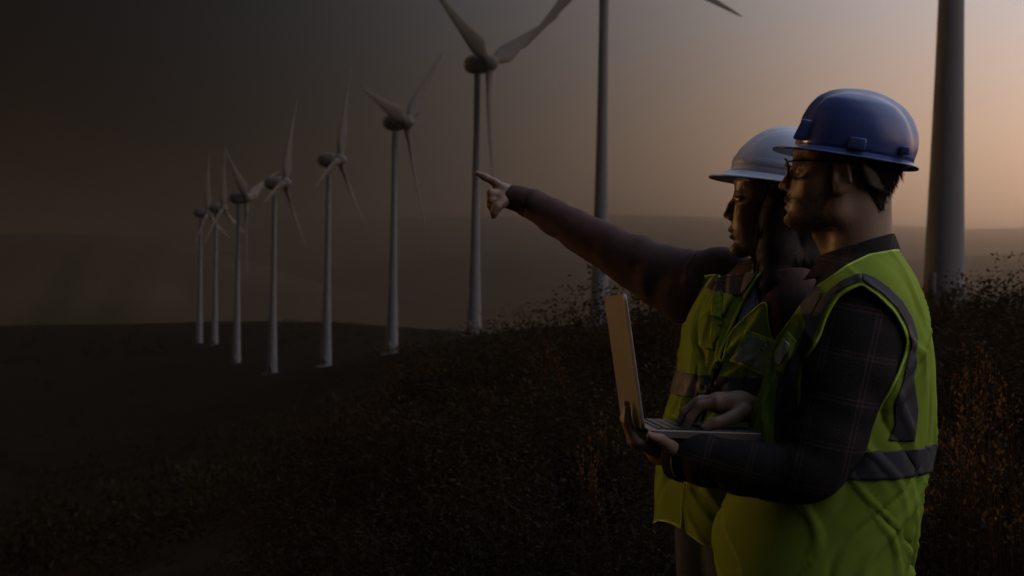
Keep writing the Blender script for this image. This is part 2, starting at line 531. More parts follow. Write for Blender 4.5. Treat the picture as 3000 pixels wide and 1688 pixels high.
def ground_z(xy):
    xy = np.atleast_2d(np.asarray(xy, float))
    w = warp(xy)
    z = kern(w, cw) @ coef[:len(cw)] + np.c_[np.ones(len(w)), w] @ coef[len(cw):]
    r = np.linalg.norm(xy, axis=1)
    t = np.clip((r - 720) / 1500, 0, 1); t = t * t * (3 - 2 * t)
    z = z * (1 - t) + (-190) * t
    bump = 0.12 * np.sin(xy[:, 0] * 1.3 + 0.7 * np.sin(xy[:, 1])) * np.sin(xy[:, 1] * 0.9 + 1) * np.clip((r - 3) / 8, 0, 1)
    bump += np.clip((r - 40) / 100, 0, 1) * 0.7 * np.sin(xy[:, 0] * 0.11 + 2) * np.sin(xy[:, 1] * 0.07)
    return z + bump * np.clip(1 - (r - 600) / 300, 0, 1)
rs = np.concatenate([[0.01], np.geomspace(0.6, 14000, 130)])
na = 288
th = np.linspace(0, 2 * np.pi, na, endpoint=False)
xy = np.stack([rs[:, None] * np.sin(th), rs[:, None] * np.cos(th)], -1).reshape(-1, 2)
gz = ground_z(xy)
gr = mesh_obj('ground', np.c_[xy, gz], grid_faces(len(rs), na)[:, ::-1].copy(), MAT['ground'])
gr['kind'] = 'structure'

def hill(D, sky_pts, depth, base_z, seed):
    """a long hill whose crest, seen from the ridge, runs through the given heights"""
    R = np.random.default_rng(seed)
    px = np.array([p[0] for p in sky_pts], float); py = np.array([p[1] for p in sky_pts], float)
    x = np.linspace(px.min(), px.max(), 260)
    yv = np.interp(x, px, py)
    k = np.ones(13) / 13
    yv = np.convolve(np.r_[np.full(6, yv[0]), yv, np.full(6, yv[-1])], k, 'valid')
    for f in (7, 17, 41):
        yv += R.normal() * 2.0 * (7 / f) ** 0.6 * np.sin(x / 3000 * f * 2 + R.uniform(0, 6))
    crest = CAMZ + (844 - yv) / F * D
    X = (x - 1500) / F * D
    s = np.linspace(-1, 1, 41)
    prof = np.cos(s * np.pi / 2) ** 1.3
    V = []
    ph = R.uniform(0, 6, 6)
    for si, pr in zip(s, prof):
        gul = 1 + 0.035 * (1 - pr) * (np.sin(X / D * 60 + ph[0] + si * 2) + 0.6 * np.sin(X / D * 143 + ph[1] - si * 3)) * pr * 2
        z = base_z + (crest - base_z) * pr * np.where(abs(si) < 0.02, 1, np.minimum(gul, 1.02))
        V.append(np.c_[X * (1 + si * depth / D * 0.5), np.full_like(X, D + si * depth), z])
    V = np.vstack(V)
    o = mesh_obj('hill', V, grid_faces(len(s), len(x), closed=False), MAT['hill'])
    o['kind'] = 'structure'
    return o
hill(2600, [(-1400, 700), (-600, 690), (0, 690), (180, 684), (330, 690), (480, 702), (640, 735), (800, 790), (1000, 850), (1300, 900), (1700, 930)], 900, -200, 1)
hill(4600, [(-800, 760), (300, 735), (600, 735), (900, 762), (1100, 768), (1300, 757), (1430, 746), (1600, 750), (1800, 768), (2200, 770), (2600, 762), (2830, 748), (3000, 742), (3500, 730), (4400, 720)], 1300, -200, 2)
hill(8600, [(-1200, 640), (0, 655), (300, 668), (480, 672), (640, 655), (780, 640), (835, 645), (900, 636), (1100, 640), (1400, 634), (1800, 632), (2000, 640), (2300, 648), (2600, 655), (2750, 668), (2900, 672), (3050, 664), (3500, 650), (4500, 660)], 2200, -200, 3)

# ------------------------------------------------------------------ wind turbines
HUB, RAD = 55.0, 26.0
def lathe(prof, n=32, cap=True):
    a = np.linspace(0, 2 * np.pi, n, endpoint=False)
    V = np.vstack([np.c_[r * np.cos(a), r * np.sin(a), np.full(n, z)] for r, z in prof])
    T = quads_to_tris(grid_faces(len(prof), n))
    return V, T
def make_turbine():
    root = empty('wind_turbine')
    pr = [(1.62 * (1 - t) ** 1.0 + 0.68 * t - 0.28 * math.sin(t * math.pi), z) for t, z in [(i / 16, -3 + (HUB - 1.4 + 3) * i / 16) for i in range(17)]]
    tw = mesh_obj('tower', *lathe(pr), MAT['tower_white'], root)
    d = mesh_obj('door', *boxv((-.45, -1.72, 0.8), (.45, -1.45, 2.9)), MAT['nacelle'], tw, smooth=False)
    fo = mesh_obj('foundation', *lathe([(0.1, -.8), (2.8, -.8), (2.8, -.02), (2.3, .10), (1.5, .12)]), MAT['concrete'], root, smooth=False)
    # nacelle: rounded egg along +X, rotor at the +X end
    xs = np.array([-3.1, -3.0, -2.6, -2.0, -1.3, -.6, .2, 1.1, 1.8, 2.2, 2.3]); ry = np.array([.05, .7, 1.2, 1.65, 1.9, 2.0, 2.0, 1.95, 1.8, 1.6, .05])
    a = np.linspace(0, 2 * np.pi, 24, endpoint=False)
    V = np.vstack([np.c_[np.full(24, x), r * np.sign(np.cos(a)) * np.abs(np.cos(a)) ** .8, HUB + .15 + 1.0 * r * np.sign(np.sin(a)) * np.abs(np.sin(a)) ** .8] for x, r in zip(xs, ry)])
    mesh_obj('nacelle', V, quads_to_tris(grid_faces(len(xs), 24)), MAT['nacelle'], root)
    hub = empty('rotor', (3.0, 0, HUB + .15), 0, root)
    xs = np.array([-.75, -.7, -.2, .5, 1.1, 1.6, 1.9, 2.0]); ry = np.array([.1, 1.6, 1.75, 1.7, 1.4, .95, .45, .03])
    V = np.vstack([np.c_[np.full(24, x), r * np.cos(a), r * np.sin(a)] for x, r in zip(xs, ry)])
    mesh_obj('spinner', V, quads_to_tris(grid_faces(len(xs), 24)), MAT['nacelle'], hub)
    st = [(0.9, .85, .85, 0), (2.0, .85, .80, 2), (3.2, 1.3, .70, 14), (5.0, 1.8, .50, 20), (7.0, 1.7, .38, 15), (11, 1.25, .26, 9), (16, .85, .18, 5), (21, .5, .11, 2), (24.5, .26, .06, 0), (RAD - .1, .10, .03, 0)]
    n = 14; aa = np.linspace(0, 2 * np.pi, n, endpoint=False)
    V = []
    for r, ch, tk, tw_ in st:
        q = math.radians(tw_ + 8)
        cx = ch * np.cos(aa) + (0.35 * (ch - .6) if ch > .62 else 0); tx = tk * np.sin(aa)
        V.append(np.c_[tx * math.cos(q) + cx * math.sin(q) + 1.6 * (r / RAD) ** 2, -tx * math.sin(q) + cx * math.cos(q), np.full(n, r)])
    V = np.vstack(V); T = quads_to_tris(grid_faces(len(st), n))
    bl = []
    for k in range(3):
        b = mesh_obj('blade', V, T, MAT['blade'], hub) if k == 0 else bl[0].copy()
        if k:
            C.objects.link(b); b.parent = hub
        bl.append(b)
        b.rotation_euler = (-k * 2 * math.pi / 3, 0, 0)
    return root
def copy_tree(o, parent=None):
    c = o.copy(); C.objects.link(c); c.parent = parent
    for ch in list(o.children):
        copy_tree(ch, c)
    return c
proto = make_turbine()
TL = ['white wind turbine with the thickest tower, standing right behind the shrubs beside the blue helmet',
      'wind turbine whose tower rises behind the open laptop and pointing sleeve',
      'wind turbine whose tower stands behind the tip of the pointing finger',
      'wind turbine next in the row beyond the one behind the pointing finger',
      'fifth wind turbine of the row with one blade up and one slanting down',
      'wind turbine lowest on the slope, sixth of the row',
      'wind turbine seventh of the row with two blades raised in a wide V',
      'small far wind turbine second from the end of the row',
      'smallest and farthest wind turbine at the end of the row']
for i, (px, py, D, yaw, ph) in enumerate(TURB):
    t = proto if i == 0 else copy_tree(proto)
    p = P(px, py, D)
    p[2] = ground_z([p[0], p[1]])[0]
    t.location = p
    va = math.atan2(p[0], p[1])
    lean = math.radians(1.5 if i == 0 else .8)
    t.rotation_euler = (Matrix.Rotation(lean, 3, 'Y') @ Matrix.Rotation(-va - math.radians(yaw), 3, 'Z')).to_euler()
    for ch in t.children:
        if ch.name.startswith('rotor'):
            ch.rotation_euler = (math.radians(-ph), 0, 0)
    tag(t, TL[i], 'wind turbine', 'wind turbines in a row along the ridge')

# ------------------------------------------------------------------ people: a working frame turned square to the line of sight
class Fr:
    def __init__(s, px, D):
        s.O = np.array([(px - 1500) / F * D, D, 0.0]); a = math.atan2(px - 1500, F); s.a = a
        s.e1 = np.array([math.cos(a), -math.sin(a), 0]); s.e2 = np.array([math.sin(a), math.cos(a), 0])
    def __call__(s, px, py, d=0.0):
        ray = np.array([(px - 1500) / F, 1.0, (844 - py) / F])
        t = (s.O @ s.e2 + d) / (ray @ s.e2)
        p = ray * t
        return np.array([(p - s.O) @ s.e1, d, p[2] + CAMZ])
    def world(s, V):
        V = np.asarray(V, float)
        return s.O + V[:, :1] * s.e1 + V[:, 1:2] * s.e2 + V[:, 2:] * np.array([0, 0, 1.0])
    def px(s, V):
        w = s.world(V)
        return np.c_[1500 + w[:, 0] / w[:, 1] * F, 844 - (w[:, 2] - CAMZ) / w[:, 1] * F]
    def root(s, name):
        return empty(name, s.O, -s.a)

def folds(V, T, amp, seed, zlo=-9, zhi=9, vert=1.0):
    """push cloth in and out along its normals with drifting folds"""
    R = np.random.default_rng(seed)
    n = vnormals(V, T); w = np.zeros(len(V))
    for k in range(9):
        d = R.normal(size=3); d[2] *= 1 - 0.6 * vert; d /= np.linalg.norm(d)
        f = R.uniform(14, 46); q = V @ d * f + R.uniform(0, 6)
        q += 0.8 * np.sin(V @ R.normal(size=3) * 9)
        w += np.sin(q) / (1 + f / 30)
    ramp = np.clip((zhi - V[:, 2]) / max(zhi - zlo, 1e-6), 0.25, 1) if zlo > -5 else 1.0
    return V + n * (w * amp * 0.4 * ramp)[:, None]

def drape(V, T, amp, seed, zlo, zhi):
    """sharper hanging creases: narrow ridges that run mostly downwards, wander and die out"""
    R = np.random.default_rng(seed)
    n = vnormals(V, T); a = np.arctan2(V[:, 1], V[:, 0] - V[:, 0].mean()); z = V[:, 2]; w = np.zeros(len(V))
    for k in range(64):
        a0 = R.uniform(-np.pi, np.pi); z0 = R.uniform(zlo - .05, zhi + .05); L = R.uniform(.06, .22); sl = R.normal() * 1.6; wd = R.uniform(.022, .085)
        da = (a - a0 - sl * (z - z0) - .25 * np.sin((z - z0) * 18 + k) + np.pi) % (2 * np.pi) - np.pi
        w += R.uniform(.35, 1) * R.choice([1, 1, -.8]) * np.exp(-(np.abs(da) / wd) ** 1.5) * np.exp(-((z - z0) / L) ** 2)
    return V + n * (w * amp)[:, None]

def torso_loft(rings, nu=120, yaw=0.0, nz=110, sup=2.25):
    """rings: (z, cx, cy, half depth front, half depth back, half width); facing -X before yaw"""
    q = catmull(np.array(rings, float), nz)
    a = np.linspace(0, 2 * np.pi, nu, endpoint=False)
    c, s = np.cos(a), np.sin(a)
    pw = lambda v: np.sign(v) * np.abs(v) ** (2 / sup)
    V = []
    for z, cx, cy, af, ab, b in q:
        lx = np.where(c < 0, af, ab) * pw(c); ly = b * pw(s)
        V.append(np.c_[cx + lx * math.cos(yaw) - ly * math.sin(yaw), cy + lx * math.sin(yaw) + ly * math.cos(yaw), np.full(nu, z)])
    V = np.vstack(V)
    return V, quads_to_tris(grid_faces(nz, nu))

def orient_out(V, T, c):
    n = np.cross(V[T[:, 1]] - V[T[:, 0]], V[T[:, 2]] - V[T[:, 0]])
    m = V[T].mean(1) - c
    m[:, 2] *= 0.05
    return T if (n * m).sum() > 0 else T[:, ::-1].copy()

# ---------------- hard hats (built in the wearer's frame, so a hat's own parts share one root)
def hat_shell(fr, sil_f, sil_b, hw, tilt, pivot, n_u=72, expn=2.25):
    """dome from side silhouettes.  sil_f/sil_b: x of front and back at each level along the tilted axis"""
    lev = np.array([r[0] for r in sil_f]); xf = np.array([r[1] for r in sil_f]); xb = np.array([r[1] for r in sil_b]); w = np.array(hw)
    t = 1 - np.linspace(1, 0, 34) ** 2.2
    L = lev[0] + (lev[-1] - lev[0]) * t
    q = np.c_[np.interp(L, lev, xf), np.interp(L, lev, xb), np.interp(L, lev, w)]
    for _ in range(2):
        q[1:-1] = (q[:-2] + 2 * q[1:-1] + q[2:]) / 4
    a = np.linspace(0, 2 * np.pi, n_u, endpoint=False)
    pw = lambda v: np.sign(v) * np.abs(v) ** (2 / expn)
    V = []
    for l, (f, b, ww) in zip(L, q):
        cx = (f + b) / 2; rx = (b - f) / 2
        V.append(np.c_[cx + rx * pw(np.cos(a)), ww * pw(np.sin(a)), np.full(n_u, l)])
    return np.array(V)

def tilt_xz(V, ang, piv):
    V = np.asarray(V, float).copy()
    x, z = V[..., 0].copy(), V[..., 2].copy()
    V[..., 0] = piv[0] + x * math.cos(ang) - z * math.sin(ang)
    V[..., 2] = piv[2] + x * math.sin(ang) + z * math.cos(ang)
    V[..., 1] = V[..., 1] + piv[1]
    return V

def build_hat(name, fr, piv, ang, levels, front_brim, side_brim, back_brim, droop, mat, ridge, rib=True, extras=()):
    """levels: (height, front x, back x, half width) in the hat's own tilted frame with origin at piv (rim centre)"""
    root = fr.root(name)
    R = hat_shell(fr, [(l[0], l[1]) for l in levels], [(l[0], l[2]) for l in levels], [l[3] for l in levels], ang, piv)
    nr, nu, _ = R.shape
    # long crest raised over the crown
    if ridge:
        y = R[..., 1]; h = np.exp(-(np.abs(y) / ridge[1]) ** 4) * ridge[0]
        fade = np.clip(R[..., 2] / 0.05, 0, 1)
        cen = np.array([0.0, 0, 0.02])
        d = R - cen; d[..., 1] *= 0.2; d /= np.linalg.norm(d, axis=-1, keepdims=True) + 1e-9
        R = R + d * (h * fade)[..., None]
        # two shallow grooves each side of the crest
        gy = np.exp(-((np.abs(y) - ridge[1] * 1.7) / 0.006) ** 2) * 0.002
        R = R - d * (gy * fade)[..., None]
    V = R.reshape(-1, 3); Q = grid_faces(nr, nu)
    V = np.vstack([V, R[-1].mean(0) + [0, 0, 0.0]])
    T = quads_to_tris(Q); i = np.arange(nu); e0 = (nr - 1) * nu
    T = np.vstack([T, np.stack([e0 + i, e0 + (i + 1) % nu, np.full(nu, len(V) - 1)], 1)])
    sh = mesh_obj('shell', tilt_xz(V, ang, piv), T, mat, root); solidify(sh, 0.003, -1)
    # brim: a flared flange from the rim, long at the front
    rim = R[0]; a = np.arctan2(rim[:, 1], rim[:, 0])
    fw = np.clip(-np.cos(a), 0, 1) ** 1.3; bw = np.clip(np.cos(a), 0, 1) ** 2
    ext = side_brim + (front_brim - side_brim) * fw + (back_brim - side_brim) * bw
    nrm = np.c_[np.cos(a), np.sin(a) * 1.15, np.zeros(nu)]; nrm /= np.linalg.norm(nrm, axis=1, keepdims=True)
    prof = [(-0.004, 0.006), (0.10, 0.0), (0.45, -0.45), (0.85, -0.88), (1.0, -1.0), (1.0, -1.06), (0.85, -0.99), (0.45, -0.60), (0.0, -0.25), (-0.10, -0.15)]
    rows = []
    dr = droop[1] + (droop[0] - droop[1]) * fw + (droop[2] - droop[1]) * bw
    for u, v in prof:
        rows.append(rim + nrm * (ext * u)[:, None] + np.c_[np.zeros(nu), np.zeros(nu), dr * v + (-0.003 if v < -1.0 or u < 0.5 and v < -.2 else 0)])
    BV = np.vstack(rows)
    mesh_obj('brim', tilt_xz(BV, ang, piv), grid_faces(len(prof), nu), mat, root)
    if rib:
        band = [R[2] * [1.006, 1.006, 1] , R[2] * [1.012, 1.014, 1] + [0, 0, .002], R[3] * [1.012, 1.014, 1] + [0, 0, .004], R[4] * [1.0, 1.0, 1] + [0, 0, .004]]
        mesh_obj('rain_channel', tilt_xz(np.vstack(band), ang, piv), grid_faces(4, nu), mat, root)
    for nm, lo, hi, mt, sl in extras:
        bv, bt = boxv(lo, hi)
        if sl:
            bv[:, 0] += (bv[:, 2] - lo[2]) * sl
        o = mesh_obj(nm, tilt_xz(bv, ang, piv), bt, mt, root, smooth=False)
        bm = o.modifiers.new('edge', 'BEVEL'); bm.width = 0.003; bm.segments = 2
    return root

def strands(roots, dirs, length, width, seed, grav=0.3, curl=0.002, seg=3):
    """thin tapered ribbons"""
    R = np.random.default_rng(seed)
    n = len(roots); p = np.array(roots, float); d = np.array(dirs, float)
    L = length * R.uniform(0.6, 1.2, n)
    side = np.cross(d, R.normal(size=(n, 3))); side /= np.linalg.norm(side, axis=1, keepdims=True) + 1e-9
    Vs = []
    for s in range(seg + 1):
        w = width * (1 - s / seg) + width * 0.12
        Vs.append(p - side * w / 2); Vs.append(p + side * w / 2)
        d = d + np.array([0, 0, -grav / seg]) + R.normal(size=(n, 3)) * curl / length
        d /= np.linalg.norm(d, axis=1, keepdims=True)
        p = p + d * (L / seg)[:, None]
    V = np.stack(Vs, 1).reshape(-1, 3); m = 2 * (seg + 1)
    f = []
    b = np.arange(n)[:, None] * m
    for s in range(seg):
        f.append(np.hstack([b + 2 * s, b + 2 * s + 1, b + 2 * s + 3, b + 2 * s + 2]))
    return V, np.vstack(f)

def biggest(V, T):
    """keep only the largest connected piece"""
    lab = np.arange(len(V))
    while True:
        m = lab[T].min(1); new = lab.copy()
        for k in range(3):
            np.minimum.at(new, T[:, k], m)
        new = new[new]
        if (new == lab).all():
            break
        lab = new
    tl = lab[T[:, 0]]
    u, c = np.unique(tl, return_counts=True)
    T = T[tl == u[c.argmax()]]
    used = np.unique(T); rm = -np.ones(len(V), int); rm[used] = np.arange(len(used))
    return V[used], rm[T]

def pipe_edges(V, T, parent, r=.0032, minlen=.15):
    """a bound edge (thin tube) sewn along every open edge of a cloth mesh"""
    E = np.sort(np.vstack([T[:, [0, 1]], T[:, [1, 2]], T[:, [2, 0]]]), axis=1)
    u, c = np.unique(E, axis=0, return_counts=True)
    nb = {}
    for a, b in u[c == 1]:
        nb.setdefault(int(a), []).append(int(b)); nb.setdefault(int(b), []).append(int(a))
    seen = set()
    for s0 in list(nb):
        if s0 in seen:
            continue
        loop = [s0]; seen.add(s0)
        while True:
            nx = [q for q in nb[loop[-1]] if q not in seen]
            if not nx:
                break
            loop.append(nx[0]); seen.add(nx[0])
        p = V[loop]
        if len(p) < 8:
            continue
        closed = loop[0] in nb[loop[-1]]
        if closed:
            p = np.vstack([p, p[:1]])
        for _ in range(4):
            q = p.copy(); q[1:-1] = (p[:-2] + 2 * p[1:-1] + p[2:]) / 4
            if closed:
                q[0] = q[-1] = (p[-2] + 2 * p[0] + p[1]) / 4
            p = q
        L = np.concatenate([[0], np.cumsum(np.linalg.norm(np.diff(p, axis=0), axis=1))])
        if L[-1] < minlen:
            continue
        n = int(L[-1] / .009) + 4
        t = np.linspace(0, L[-1], n)
        p = np.stack([np.interp(t, L, p[:, k]) for k in range(3)], 1)
        v, tt = sweep(p, [r] * n, n * 2, 6, caps=not closed)
        mesh_obj('piping', v, tt, MAT['piping'], parent)

def man_and_things():
    fr = Fr(2490, 2.8); m = fr
    root = fr.root('person')
    tag(root, 'man in blue hard hat, glasses, plaid shirt and lime vest, holding a laptop', 'person')
    S = SDF()
    # ---- head
    S.ell(m(2492, 432), (.105, .078, .100), .02)
    S.ell(m(2418, 470), (.058, .066, .070), .02)
    S.ell(m(2410, 560), (.058, .057, .078), .02)
    S.ell(m(2362, 590), (.036, .040, .044), .02)
    for sd in (-1, 1):
        S.cone(m(2452, 628, .0) + [0, sd * .050, 0], m(2338, 644) + [0, sd * .014, 0], .019, .015, .022)
        S.cone(m(2462, 560) + [0, sd * .056, 0], m(2452, 628) + [0, sd * .050, 0], .016, .018, .02)
        S.ell(m(2386, 545) + [0, sd * .044, 0], (.024, .018, .020), .02)
    S.ell(m(2320, 641), (.016, .020, .015), .016)
    S.cone(m(2347, 478) + [0, -.034, 0], m(2347, 478) + [0, .034, 0], .0125, .0125, .014)
    for sd in (-1, 1):
        S.ell(m(2341, 507) + [0, sd * .033, 0], (.013, .016, .010), .010, 's')
        S.ell(m(2356, 508) + [0, sd * .032, 0], (.0135, .015, .012), .004)
    S.chain([m(2337, 494), m(2316, 520), m(2294, 545)], [.0075, .0085, .0095], .010)
    for sd in (-1, 1):
        S.ell(m(2312, 551) + [0, sd * .0115, 0], (.011, .0075, .008), .006)
        S.ell(m(2305, 558) + [0, sd * .007, 0], (.004, .003, .003), .003, 's')
    S.ell(m(2309, 586), (.009, .020, .0075), .007)
    S.ell(m(2311, 609), (.0088, .018, .0075), .006)
    S.ell(m(2297, 598), (.014, .020, .0016), .004, 's')
    S.ell(m(2300, 625), (.006, .016, .004), .008, 's')
    for sd in (-1, 1):     # ears: rim, bowl and lobe
        c = m(2466, 526) + [0, sd * .075, 0]
        S.ell(c, (.020, .009, .031), .006)
        S.ell(c + [-.005, sd * .008, .004], (.010, .006, .016), .004, 's')
        S.cone(c + [.012, sd * .007, .020], c + [.016, sd * .008, -.010], .0040, .0045, .004)
        S.cone(c + [-.012, sd * .004, .022], c + [.012, sd * .007, .022], .004, .004, .004)
        S.ell(c + [-.006, sd * .003, -.026], (.009, .006, .009), .006)
        S.ell(c + [-.014, sd * .003, -.002], (.004, .004, .008), .003)
    # neck, trunk, legs
    S.cone(m(2500, 570), m(2515, 770), .059, .060, .025)
    S.cone(m(2560, 560), m(2545, 740), .030, .040, .03)
    S.cone(m(2408, 690), m(2440, 745), .018, .02, .02)
    nk = m(2510, 770)
    ch = m(2500, 960); hip = m(2440, 1600)
    for sd in (-1, 1):
        S.cone(nk + [.02, sd * .02, -.03], np.array([ch[0], sd * .14, 1.38]), .045, .045, .03)
        S.cone(ch + [.01, sd * .07, -.05], hip + [.02, sd * .06, .02], .09, .09, .04)
        S.cone(hip + [.02, sd * .075, -.02], np.array([.03, sd * .10, .50]), .08, .056, .02)
        S.cone([.03, sd * .10, .50], [.06, sd * .10, .10], .056, .040, .02)
        S.cone([.06, sd * .10, .05], [-.10, sd * .115, .03], .04, .032, .02)
    # near arm and hand under the laptop (left hand, palm up)
    A = [m(2520, 920, -.13), m(2395, 1375, -.20), m(2015, 1338, -.14)]
    S.chain(A, [.045, .038, .027], .02)
    w = m(2015, 1338, -.14); palm = m(1935, 1318, -.08)
    S.cone(w, palm, .026, .030, .015)
    for k in range(4):
        dd = -.145 + k * .024
        k1 = m(1905, 1316, dd); k2 = m(1862 - 3 * k, 1296, dd); k3 = m(1838 - 3 * k, 1238 - 4 * k, dd); k4 = m(1838 - 2 * k, (1196, 1184, 1188, 1205)[k], dd)
        S.chain([palm, k1, k2, k3, k4], [.020, .0105, .0098, .0088, .0072], .006)
    S.chain([w + [-.01, -.01, 0], m(1965, 1310, -.175), m(1935, 1288, -.20), m(1905, 1277, -.215)], [.018, .013, .0105, .008], .006)
    # far arm and typing hand
    A2 = [m(2520, 920, .13), m(2380, 1330, .23), m(2232, 1206, .04)]
    S.chain(A2, [.045, .038, .027], .02)
    w2 = m(2232, 1206, .04); kn = m(2105, 1180, -.03)
    S.chain([w2, m(2165, 1190, .0), kn], [.026, .029, .022], .012)
    fing = [(-.060, 2088, 1185, 2052, 1188, 2022, 1226, 2010, 1254), (-.038, 2094, 1172, 2046, 1176, 2006, 1206, 1990, 1236),
            (-.016, 2098, 1172, 2055, 1172, 2020, 1198, 2004, 1230), (.006, 2106, 1176, 2072, 1180, 2046, 1204, 2036, 1230)]
    for dd, x1, y1, x2, y2, x3, y3, x4, y4 in fing:
        S.chain([kn + [0, dd + .03, 0], m(x1, y1, dd), m(x2, y2, dd), m(x3, y3, dd), m(x4, y4, dd)], [.017, .0115, .0098, .0088, .0072], .005)
    S.chain([m(2180, 1205, -.03), m(2140, 1225, -.065), m(2098, 1238, -.085), m(2062, 1254, -.09)], [.016, .0125, .0105, .008], .006)
    V, Q = S.mesh(.0037)
    mesh_obj('body', V, Q, MAT['skin_man'], root)
    # eyes
    for sd in (-1, 1):
        c = m(2352, 507) + [0, sd * .032, 0]
        s = SDF().ell(c, (.0122, .0122, .0122)); v, q = s.mesh(.002)
        e = mesh_obj('eye', v, q, MAT['eye_white'], root)
        s = SDF().ell(c + [-.0085, 0, 0], (.0045, .0058, .0058)); v, q = s.mesh(.0012)
        mesh_obj('iris', v, q, MAT['iris'], e)
    # ---- hair below the helmet, sideburn and stubble beard
    H = SDF()
    H.ell(m(2545, 470), (.062, .077, .070), .02).ell(m(2556, 560), (.030, .052, .050), .03)
    H.cone(m(2566, 615) + [0, -.03, 0], m(2566, 615) + [0, .03, 0], .014, .014, .02)
    v, q = H.mesh(.004)
    hr = mesh_obj('hair', v, q, MAT['hair'], root)
    vn = vnormals(v, quads_to_tris(q)); pp = fr.px(v)
    pick = rng.choice(len(v), 7000)
    pick = pick[(pp[pick, 0] > 2470) & (pp[pick, 1] > 455)]
    sv, sq = strands(v[pick], vn[pick] * .14 + np.array([.05, 0, -.95]), .012, .0011, 3, .2, .002)
    mesh_obj('short_hair', sv, sq, MAT['hair'], hr, kind='stuff')
    tuft = np.array([m(x, y, d) for x, y, d in zip(rng.uniform(2604, 2640, 260), rng.uniform(480, 512, 260), rng.uniform(-.04, .04, 260))])
    sv, sq = strands(tuft, np.tile([.18, 0, -1.0], (len(tuft), 1)) + rng.normal(size=(len(tuft), 3)) * .10, .019, .0014, 4, .1, .003)
    mesh_obj('hair_tuft', sv, sq, MAT['hair'], hr, kind='stuff')
    T = quads_to_tris(Q); bn = vnormals(V, T); bp = fr.px(V)
    jaw = poly_sd(bp, [(2318, 572), (2300, 590), (2285, 640), (2300, 675), (2370, 690), (2436, 655), (2446, 560), (2440, 465), (2422, 465), (2415, 540), (2390, 585), (2350, 592), (2345, 575)])
    lip = poly_sd(bp, [(2280, 580), (2330, 582), (2345, 600), (2330, 618), (2280, 618)])
    cand = np.nonzero((jaw > 0) & (lip < 0) & (np.abs(V[:, 1]) < .085) & (V[:, 2] > 1.5))[0]
    pick = rng.choice(cand, 5200)
    sv, sq = strands(V[pick] - bn[pick] * .0005, bn[pick] * .7 + np.array([-.1, 0, -.6]), .0042, .0007, 5, .3, .001, 2)
    mesh_obj('beard', sv, sq, MAT['beard'], root, kind='stuff')
    mus = np.nonzero((poly_sd(bp, [(2294, 566), (2330, 562), (2350, 590), (2335, 600), (2300, 584), (2290, 580)]) > 0) & (np.abs(V[:, 1]) < .03))[0]
    pick = rng.choice(mus, 600)
    sv, sq = strands(V[pick], bn[pick] * .5 + np.array([-.1, 0, -.7]), .0045, .0007, 6, .3, .001, 2)
    mesh_obj('moustache', sv, sq, MAT['beard'], root, kind='stuff')
    for sd in (-1, 1):
        r = np.array([m(2343 + abs(t) * 30, 474 - 5 * (1 - t * t)) + [0, sd * (.034 + t * .018), 0] for t in rng.uniform(-1, 1, 260)])
        sv, sq = strands(r - [.003, 0, 0], np.tile([-.5, sd * .5, .25], (260, 1)), .009, .001, 7, .1, .002, 2)
        mesh_obj('eyebrow', sv, sq, MAT['beard'], root, kind='stuff')
    # ---- glasses
    gl = empty('glasses', (0, 0, 0), 0, root)
    fx = m(2302, 496)
    for sd in (-1, 1):
        rim = []
        c = m(2305, 499) + [0, sd * .034, 0]
        for a in np.linspace(0, 2 * np.pi, 33)[:-1]:
            cy, sz = math.cos(a), math.sin(a)
            rim.append(c + [sd * 0 + .004 * abs(cy) + .004 * -sz * .5, .0255 * math.copysign(abs(cy) ** .55, cy), .0185 * math.copysign(abs(sz) ** .55, sz)])
        rim = np.array(rim + [rim[0]])
        v, t = sweep(rim, [.0019] * len(rim), 99, 8, caps=False)
        mesh_obj('rim', v, t, MAT['black_plastic'], gl)
        n = 32
        lv = np.vstack([rim[:-1], c + [.003, 0, 0]]); lt = np.array([[i, (i + 1) % n, n] for i in range(n)])
        lens = mesh_obj('lens', lv, lt, None, gl); solidify(lens, .0012)
        v, t = sweep([c + [.004, sd * .026, .012], c + [.03, sd * .041, .012], m(2440, 482) + [0, sd * .078, 0], m(2480, 492) + [0, sd * .080, 0], m(2500, 520) + [0, sd * .078, 0]], [.0036, .0034, .003, .0028, .0025], 30, 10, flat=.5)
        mesh_obj('temple', v, t, MAT['black_plastic'], gl)
    v, t = sweep([fx + [.002, -.010, .006], fx + [-.001, 0, .009], fx + [.002, .010, .006]], [.0022] * 3, 12, 8)
    mesh_obj('bridge', v, t, MAT['black_plastic'], gl)
    gm = bpy.data.materials.new('glass'); gm.use_nodes = True
    nd, ln = gm.node_tree.nodes, gm.node_tree.links
    gb = nd.new('ShaderNodeBsdfGlossy'); gb.inputs['Roughness'].default_value = .03
    tr = nd.new('ShaderNodeBsdfTransparent'); ly = nd.new('ShaderNodeFresnel'); ly.inputs[0].default_value = 1.45
    mx = nd.new('ShaderNodeMixShader'); ln.new(ly.outputs[0], mx.inputs[0]); ln.new(tr.outputs[0], mx.inputs[1]); ln.new(gb.outputs[0], mx.inputs[2])
    ln.new(mx.outputs[0], nd['Material Output'].inputs[0])
    for o in gl.children:
        if o.name.startswith('lens'):
            o.data.materials.append(gm)
